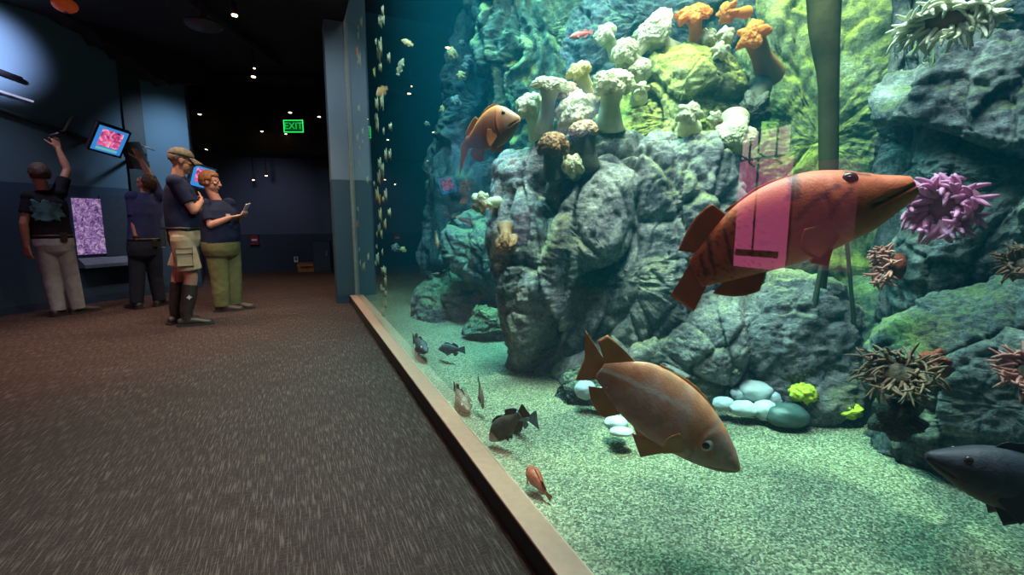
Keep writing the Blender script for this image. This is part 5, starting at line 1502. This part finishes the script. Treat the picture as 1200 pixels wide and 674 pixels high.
# phone pouch on belt and the small dark thing in the raised hand
bm = bmesh.new(); c = q['pel'] + sd * .11 - fb * .11 + EZ * .03; obox(bm, c, sd, fb, EZ, .03, .018, .05, .006); link('belt_pouch', bm_mesh(bm, 'belt_pouch', False, off=Pn.O), M['leather'], Pn.root)
c = Pn.p(63.5, 159, .13); bm = bmesh.new(); tube(bm, [V((-.04, 0, -.01)), V((.05, 0, .03))], [.018, .016], 12); bmesh.ops.bevel(bm, geom=[e for e in bm.edges], offset=.003, segments=1, affect='EDGES'); tag(link('marker', bm_mesh(bm, 'marker'), M['darkmetal'], loc=c), 'small dark marker held up in the raised hand', 'marker')

# --- the man in blue looking up
J_toe = {'l': (-.3, .6), 'r': (.5, .6)}
JB = dict(head=(171, 215, .02), shl=(155, 231, 0), shr=(186, 230, .05), pel=(169, 285, 0), ell=(157, 259, -.06), wrl=(160, 280, -.12), elr=(174, 203, .20), wrr=(165, 188, .26), hipl=(161, 290, 0), hipr=(179, 290, .02), knl=(161, 324, 0), knr=(182, 323, .06), anl=(160, 353, 0), anr=(187, 350, .08))
PB = build_person('person in blue polo shirt and dark jeans looking up at the wall screens', (170, 361), JB, (-.55, .35, .75), (.35, -.5, .8), (.42, .20, .13), blue_c, jeans, shoe_d, short_hair(M['hair_brown'], low=-.05), w=.165, dpt=.12, face_body=(-.35, 1, 0), hands={'l': ((.6, .3, -.7), (.5, .6, 0), (.2, .5, .5), .8), 'r': ((-.25, .1, 1), (-.3, .8, .1), (-1, 0, 0), .35)}, leg=(.085, .062, .046), sleeve=.8, belly=.1)
Pn, q, sd, fb, hf, hu, ha = PB
bm = bmesh.new(); d_ = (q['wrl'] - q['ell']).normalized(); tube(bm, [q['wrl'] - d_ * .035, q['wrl'] - d_ * .005], [.036, .034], 16); link('wristwatch', bm_mesh(bm, 'wristwatch', off=Pn.O), M['leather'], Pn.root)
bm = bmesh.new(); c = q['pel'] - fb * .135 + sd * .06 + EZ * .0; obox(bm, c, sd, fb, EZ, .028, .016, .045, .006); link('belt_pouch', bm_mesh(bm, 'belt_pouch', False, off=Pn.O), M['leather'], Pn.root)

# --- the man in cap, shorts and boots
J_toe = {'l': (.9, .45), 'r': (1, -.12)}
def cap_hair(Pn, q, f, u, a):
    short_hair(M['hair_grey'], low=-.04)(Pn, q, f, u, a)
    bm = bmesh.new(); c = q['head']
    r = bmesh.ops.create_uvsphere(bm, u_segments=32, v_segments=20, radius=1)
    for v in bm.verts:
        k = v.co.copy(); z = max(k.z, -.02)
        v.co = c + u * (.050 + z * .088) + a * k.x * .094 + f * (k.y * .116 - .012)
    crown = Pn.part('cap', bm, M['cap'], .007, 2)
    bm = bmesh.new(); A, B = [], []
    for j in range(7):
        ra, rb = [], []
        for i in range(15):
            t_ = (i / 14 - .5) * 2.0; rr = .088 + .085 * j / 6 * math.cos(t_ * .75)
            pnt = c + u * (.052 - .035 * j / 6 - .022 * abs(t_) ** 2 * (j / 6 + .3)) + a * (.088 * math.sin(t_) * 1.0) + f * (-.012 + .112 * math.cos(t_) + (rr - .088))
            ra.append(bm.verts.new(pnt)); rb.append(bm.verts.new(pnt - u * .006))
        A.append(ra); B.append(rb)
    for j in range(6):
        for i in range(14):
            bm.faces.new((A[j][i], A[j][i + 1], A[j + 1][i + 1], A[j + 1][i])); bm.faces.new((B[j][i], B[j + 1][i], B[j + 1][i + 1], B[j][i + 1]))
    for i in range(14): bm.faces.new((A[6][i], A[6][i + 1], B[6][i + 1], B[6][i])); bm.faces.new((A[0][i], B[0][i], B[0][i + 1], A[0][i + 1]))
    for j in range(6): bm.faces.new((A[j][0], A[j + 1][0], B[j + 1][0], B[j][0])); bm.faces.new((A[j][14], B[j][14], B[j + 1][14], A[j + 1][14]))
    link('cap_brim', bm_mesh(bm, 'cap_brim', off=Pn.O), M['cap'], crown)
M['cap'] = pmat('cap_camouflage', (.10, .085, .06), .8, .5, 28)
JC = dict(head=(213, 189, 0), shl=(212, 213, .16), shr=(205, 213, -.15), pel=(215, 273, 0), ell=(232, 246, .17), wrl=(226, 237, -.02), elr=(227, 247, -.19), wrr=(236, 236, -.02), hipl=(220, 280, .09), hipr=(213, 281, -.09), knl=(209, 322, .12), knr=(224, 325, -.08), anl=(206, 366, .13), anr=(219, 370, -.07))
PC = build_person('person in cap, navy shirt, khaki shorts and tall black rubber boots, arms crossed', (215, 381), JC, (1, .05, -.28), (.2, 0, 1), SK, navy, khaki, boot_m, cap_hair, w=.160, dpt=.125, face_body=(1, .1, 0), belly=.12, pants_len=.80, hands={'l': ((-.5, -.7, .1), (-.5, -.3, 0), (0, 0, 1), .7), 'r': ((.15, .95, .15), (-.6, .2, 0), (0, 0, 1), .7)}, leg=(.085, .062, .046), boots=True, sleeve=.72)
Pn, q, sd, fb, hf, hu, ha = PC
nr = -Pn.n
bm = bmesh.new(); c = q['hipr'].lerp(q['knr'], .45) + nr * .105 - fb * .015; obox(bm, c, fb, nr, EZ, .07, .018, .085, .008); pk = link('cargo_pocket', bm_mesh(bm, 'cargo_pocket', off=Pn.O), khaki, Pn.root)
bm = bmesh.new(); obox(bm, c + EZ * .068 + nr * .012, fb, nr, EZ, .073, .012, .028, .005); link('pocket_flap', bm_mesh(bm, 'pocket_flap', off=Pn.O), khaki, pk)
bm = bmesh.new(); c = q['pel'] - fb * .175 + nr * .05 - EZ * .04; obox(bm, c, fb, nr, EZ, .022, .03, .10, .008); tube(bm, [c + EZ * .1, c + EZ * .19], [.008, .006], 8); link('radio', bm_mesh(bm, 'radio', False, off=Pn.O), M['darkmetal'], Pn.root)
M['badge'] = pmat('pale_badge', (.5, .5, .5), .6, .1)
bm = bmesh.new(); an, kn = q['anr'], q['knr']; c = an.lerp(kn, .50) + nr * .068; 
vs = [c + fb * x * .022 + EZ * z * .022 for x, z in ((0, 1.2), (.45, .45), (1.2, 0), (.45, -.45), (0, -1.2), (-.45, -.45), (-1.2, 0), (-.45, .45))]
f0 = [bm.verts.new(v + nr * .006) for v in vs]; b0 = [bm.verts.new(v - nr * .01) for v in vs]
bm.faces.new(f0); bm.faces.new(b0[::-1])
for i in range(8): bm.faces.new((f0[i], b0[i], b0[(i + 1) % 8], f0[(i + 1) % 8]))
link('boot_emblem', bm_mesh(bm, 'boot_emblem', False, off=Pn.O), M['badge'], Pn.root)

# --- the woman in olive trousers with a phone
J_toe = {'l': (.75, -.2), 'r': (.95, -.1)}
JD = dict(head=(247, 214, 0), shl=(268, 239, .10), shr=(240, 240, -.10), pel=(259, 287, 0), ell=(277, 262, .10), wrl=(281, 254, -.06), elr=(247, 264, -.20), wrr=(270, 255, -.24), hipl=(269, 294, .05), hipr=(254, 295, -.05), knl=(273, 326, .05), knr=(258, 328, -.05), anl=(275, 354, .06), anr=(260, 357, -.05))
M['hair_red']
def woman_hair(Pn, q, f, u, a): short_hair(M['hair_red'], vol=1.10, low=-.075)(Pn, q, f, u, a)
PD = build_person('person with short reddish hair, dark polo and olive trousers looking at a phone', (266, 364), JD, (.85, -.35, -.30), (.12, 0, 1), (.55, .27, .19), navy, olive, brown_s, woman_hair, w=.205, dpt=.165, face_body=(.75, -.6, 0), belly=.22, hands={'l': ((.3, -.55, .1), (-.2, -.2, .9), (-.2, -.8, .3), .7), 'r': ((.85, .25, .15), (0, .3, .9), (.2, .6, .3), .7)}, leg=(.105, .080, .055), sleeve=.78, headscale=1.0, belt=False)
Pn, q, sd, fb, hf, hu, ha = PD
bm = bmesh.new(); c = q['shl'].lerp(q['pel'], .22) + fb * .20 - sd * .0
tp = (q['shl'] + q['shr']) / 2
patch(Pn, q['pel'], tp, sd, fb, .205, .165 * 1.14, .62, .76, .30, .50, M['badge'], 'shirt_badge', .030)
c = Pn.p(288, 245, -.16)
ax = Pn.dirv(.35, -.5, .75); ay = Pn.dirv(.6, .75, 0.2); ay = (ay - ax * ay.dot(ax)).normalized(); az = ax.cross(ay)
r = empty('phone', c, 'pale phone held up in both hands by the red haired person', 'phone')
bm = bmesh.new(); obox(bm, V(), ax, ay, az, .078, .038, .005, .003); link('case', bm_mesh(bm, 'case', False), pmat('pale_case', (.55, .55, .58), .4), r)
sg = 1 if az.dot(q['head'] - c) > 0 else -1
bm = bmesh.new(); obox(bm, az * .0055 * sg, ax, ay, az, .070, .034, .001); link('display', bm_mesh(bm, 'display', False), M['darkmetal'], r)
# ================================================================== LIGHT
def area(name, loc, aim, size, energy, col, shape='DISK', spread=180):
    ld = bpy.data.lights.new(name, 'AREA'); ld.shape = shape; ld.size = size; ld.energy = energy; ld.color = col
    ld.spread = math.radians(spread)
    o = bpy.data.objects.new(name, ld); COL.objects.link(o); o.location = loc
    o.rotation_euler = (V(aim) - V(loc)).to_track_quat('-Z', 'Y').to_euler()
    return o
def spot(name, loc, aim, energy, col, ang, blend=.6, soft=.15):
    ld = bpy.data.lights.new(name, 'SPOT'); ld.energy = energy; ld.color = col; ld.spot_size = math.radians(ang); ld.spot_blend = blend; ld.shadow_soft_size = soft
    o = bpy.data.objects.new(name, ld); COL.objects.link(o); o.location = loc
    o.rotation_euler = (V(aim) - V(loc)).to_track_quat('-Z', 'Y').to_euler()
    return o
top = 4.4
c1 = P(780, 100, 3.0)
spot('tank_spot', (c1.x - .5, c1.y - .6, top), c1, 950, (1, .70, .34), 46, .9, .3)
c2 = P(960, 80, 3.2)
spot('tank_spot', (c2.x - .2, c2.y + .0, top), P(955, 150, 3.4), 1150, (1, .74, .26), 60, .9, .3)
c3 = G(780, 480, .1)
area('tank_panel', (c3.x - .2, c3.y + .1, top), c3, 1.8, 45, (1, .86, .58), spread=110)
c4 = G(540, 420, .1)
area('tank_panel', (c4.x + .1, c4.y + .0, top), c4, 1.5, 230, (.55, 1, .90), spread=110)
c6 = P(570, 290, 4.3)
spot('tank_spot', (c6.x - .9, c6.y - .4, top), c6, 1250, (.22, .62, 1), 60, .9, .3)  # blue lamp added to tint the far rock arch
area('tank_panel', (1.5, .9, 4.45), (2.4, 1.0, 1.0), 1.6, 175, (1, .70, .76))
area('tank_panel', (1.0, 1.7, 4.3), (2.2, 2.7, 1.0), 1.6, 340, (1, .63, .68))
# rippled beam: noise added in the lamp imitates break-up by moving water
def ripple(o, scale, lo, hi):
    ld = o.data; ld.use_nodes = True; t = ld.node_tree
    em = t.nodes['Emission']
    tc = N(t, 'ShaderNodeTexCoord'); nz = N(t, 'ShaderNodeTexNoise'); nz.inputs['Scale'].default_value = scale; nz.inputs['Detail'].default_value = 2; nz.inputs['Distortion'].default_value = .8
    t.links.new(tc.outputs['Normal'], nz.inputs['Vector'])
    mr = N(t, 'ShaderNodeMapRange'); mr.inputs['From Min'].default_value = lo; mr.inputs['From Max'].default_value = hi
    t.links.new(nz.outputs['Fac'], mr.inputs['Value']); t.links.new(mr.outputs['Result'], em.inputs['Strength'])
c7 = P(840, 420, 2.7)
ripple(spot('ripple_spot', (c7.x - .9, c7.y - .7, top), c7, 2400, (1, .84, .50), 46, .6, .05), 9, .46, .64)
# visitors' side
spot('hall_spot', (-1.9, 5.9, 3.45), (-1.3, 5.4, 0), 240, (1, .70, .50), 75, .9, .1)
spot('hall_spot', (-.6, 5.0, 3.45), (-1.3, 5.6, .6), 160, (1, .76, .58), 70, .9, .1)
spot('hall_spot', (-2.6, 6.6, 3.45), (-2.6, 7.0, .5), 80, (.8, .75, 1), 80, .9, .1)
spot('hall_spot', (.1, 3.2, 3.45), (-.1, 3.4, 0), 45, (1, .72, .55), 95, 1, .1)
spot('hall_spot', (.2, .8, 3.45), (.3, 1.2, 0), 32, (1, .72, .55), 95, 1, .1)
spot('hall_spot', (-1.6, 2.6, 3.45), (-1.6, 2.9, 0), 45, (1, .72, .55), 95, 1, .1)
q = hit(-50, 50, A0, wn3)
ql = q + wn3 * .9 - W3 * .5; ql.z = 3.0
spot('wall_wash', ql, q, 420, (.66, .64, 1), 56, .7, .06)
q2 = hit(205, 200, A0, wn3)
spot('wall_wash', q2 + wn3 * 1.2 + EZ * 1.0, q2, 120, (.55, .72, 1), 90, .9, .1)
qf = hit(320, 250, F0, f3)
spot('wall_wash', qf + f3 * 1.6 + EZ * .9, qf, 26, (.7, .72, 1), 90, 1, .1)
qp = V((.65, YP, 2.6))
spot('wall_wash', (-.2, YP - 1.6, 3.45), (.65, YP, 1.9), 90, (.75, .9, 1), 80, .9, .1)

w = bpy.data.worlds.new('world'); SC.world = w; w.use_nodes = True
w.node_tree.nodes['Background'].inputs[0].default_value = (.25, .35, .5, 1)
w.node_tree.nodes['Background'].inputs[1].default_value = .01
SC.view_settings.view_transform = 'Standard'; SC.view_settings.look = 'None'
SC.view_settings.exposure = 0; SC.view_settings.gamma = 1; SC.view_settings.use_curve_mapping = False
cy = SC.cycles
cy.use_denoising = True; cy.max_bounces = 8; cy.transparent_max_bounces = 12; cy.volume_bounces = 0; cy.diffuse_bounces = 3; cy.glossy_bounces = 3
cy.sample_clamp_indirect = 4; cy.caustics_reflective = False; cy.caustics_refractive = False
cy.use_adaptive_sampling = True
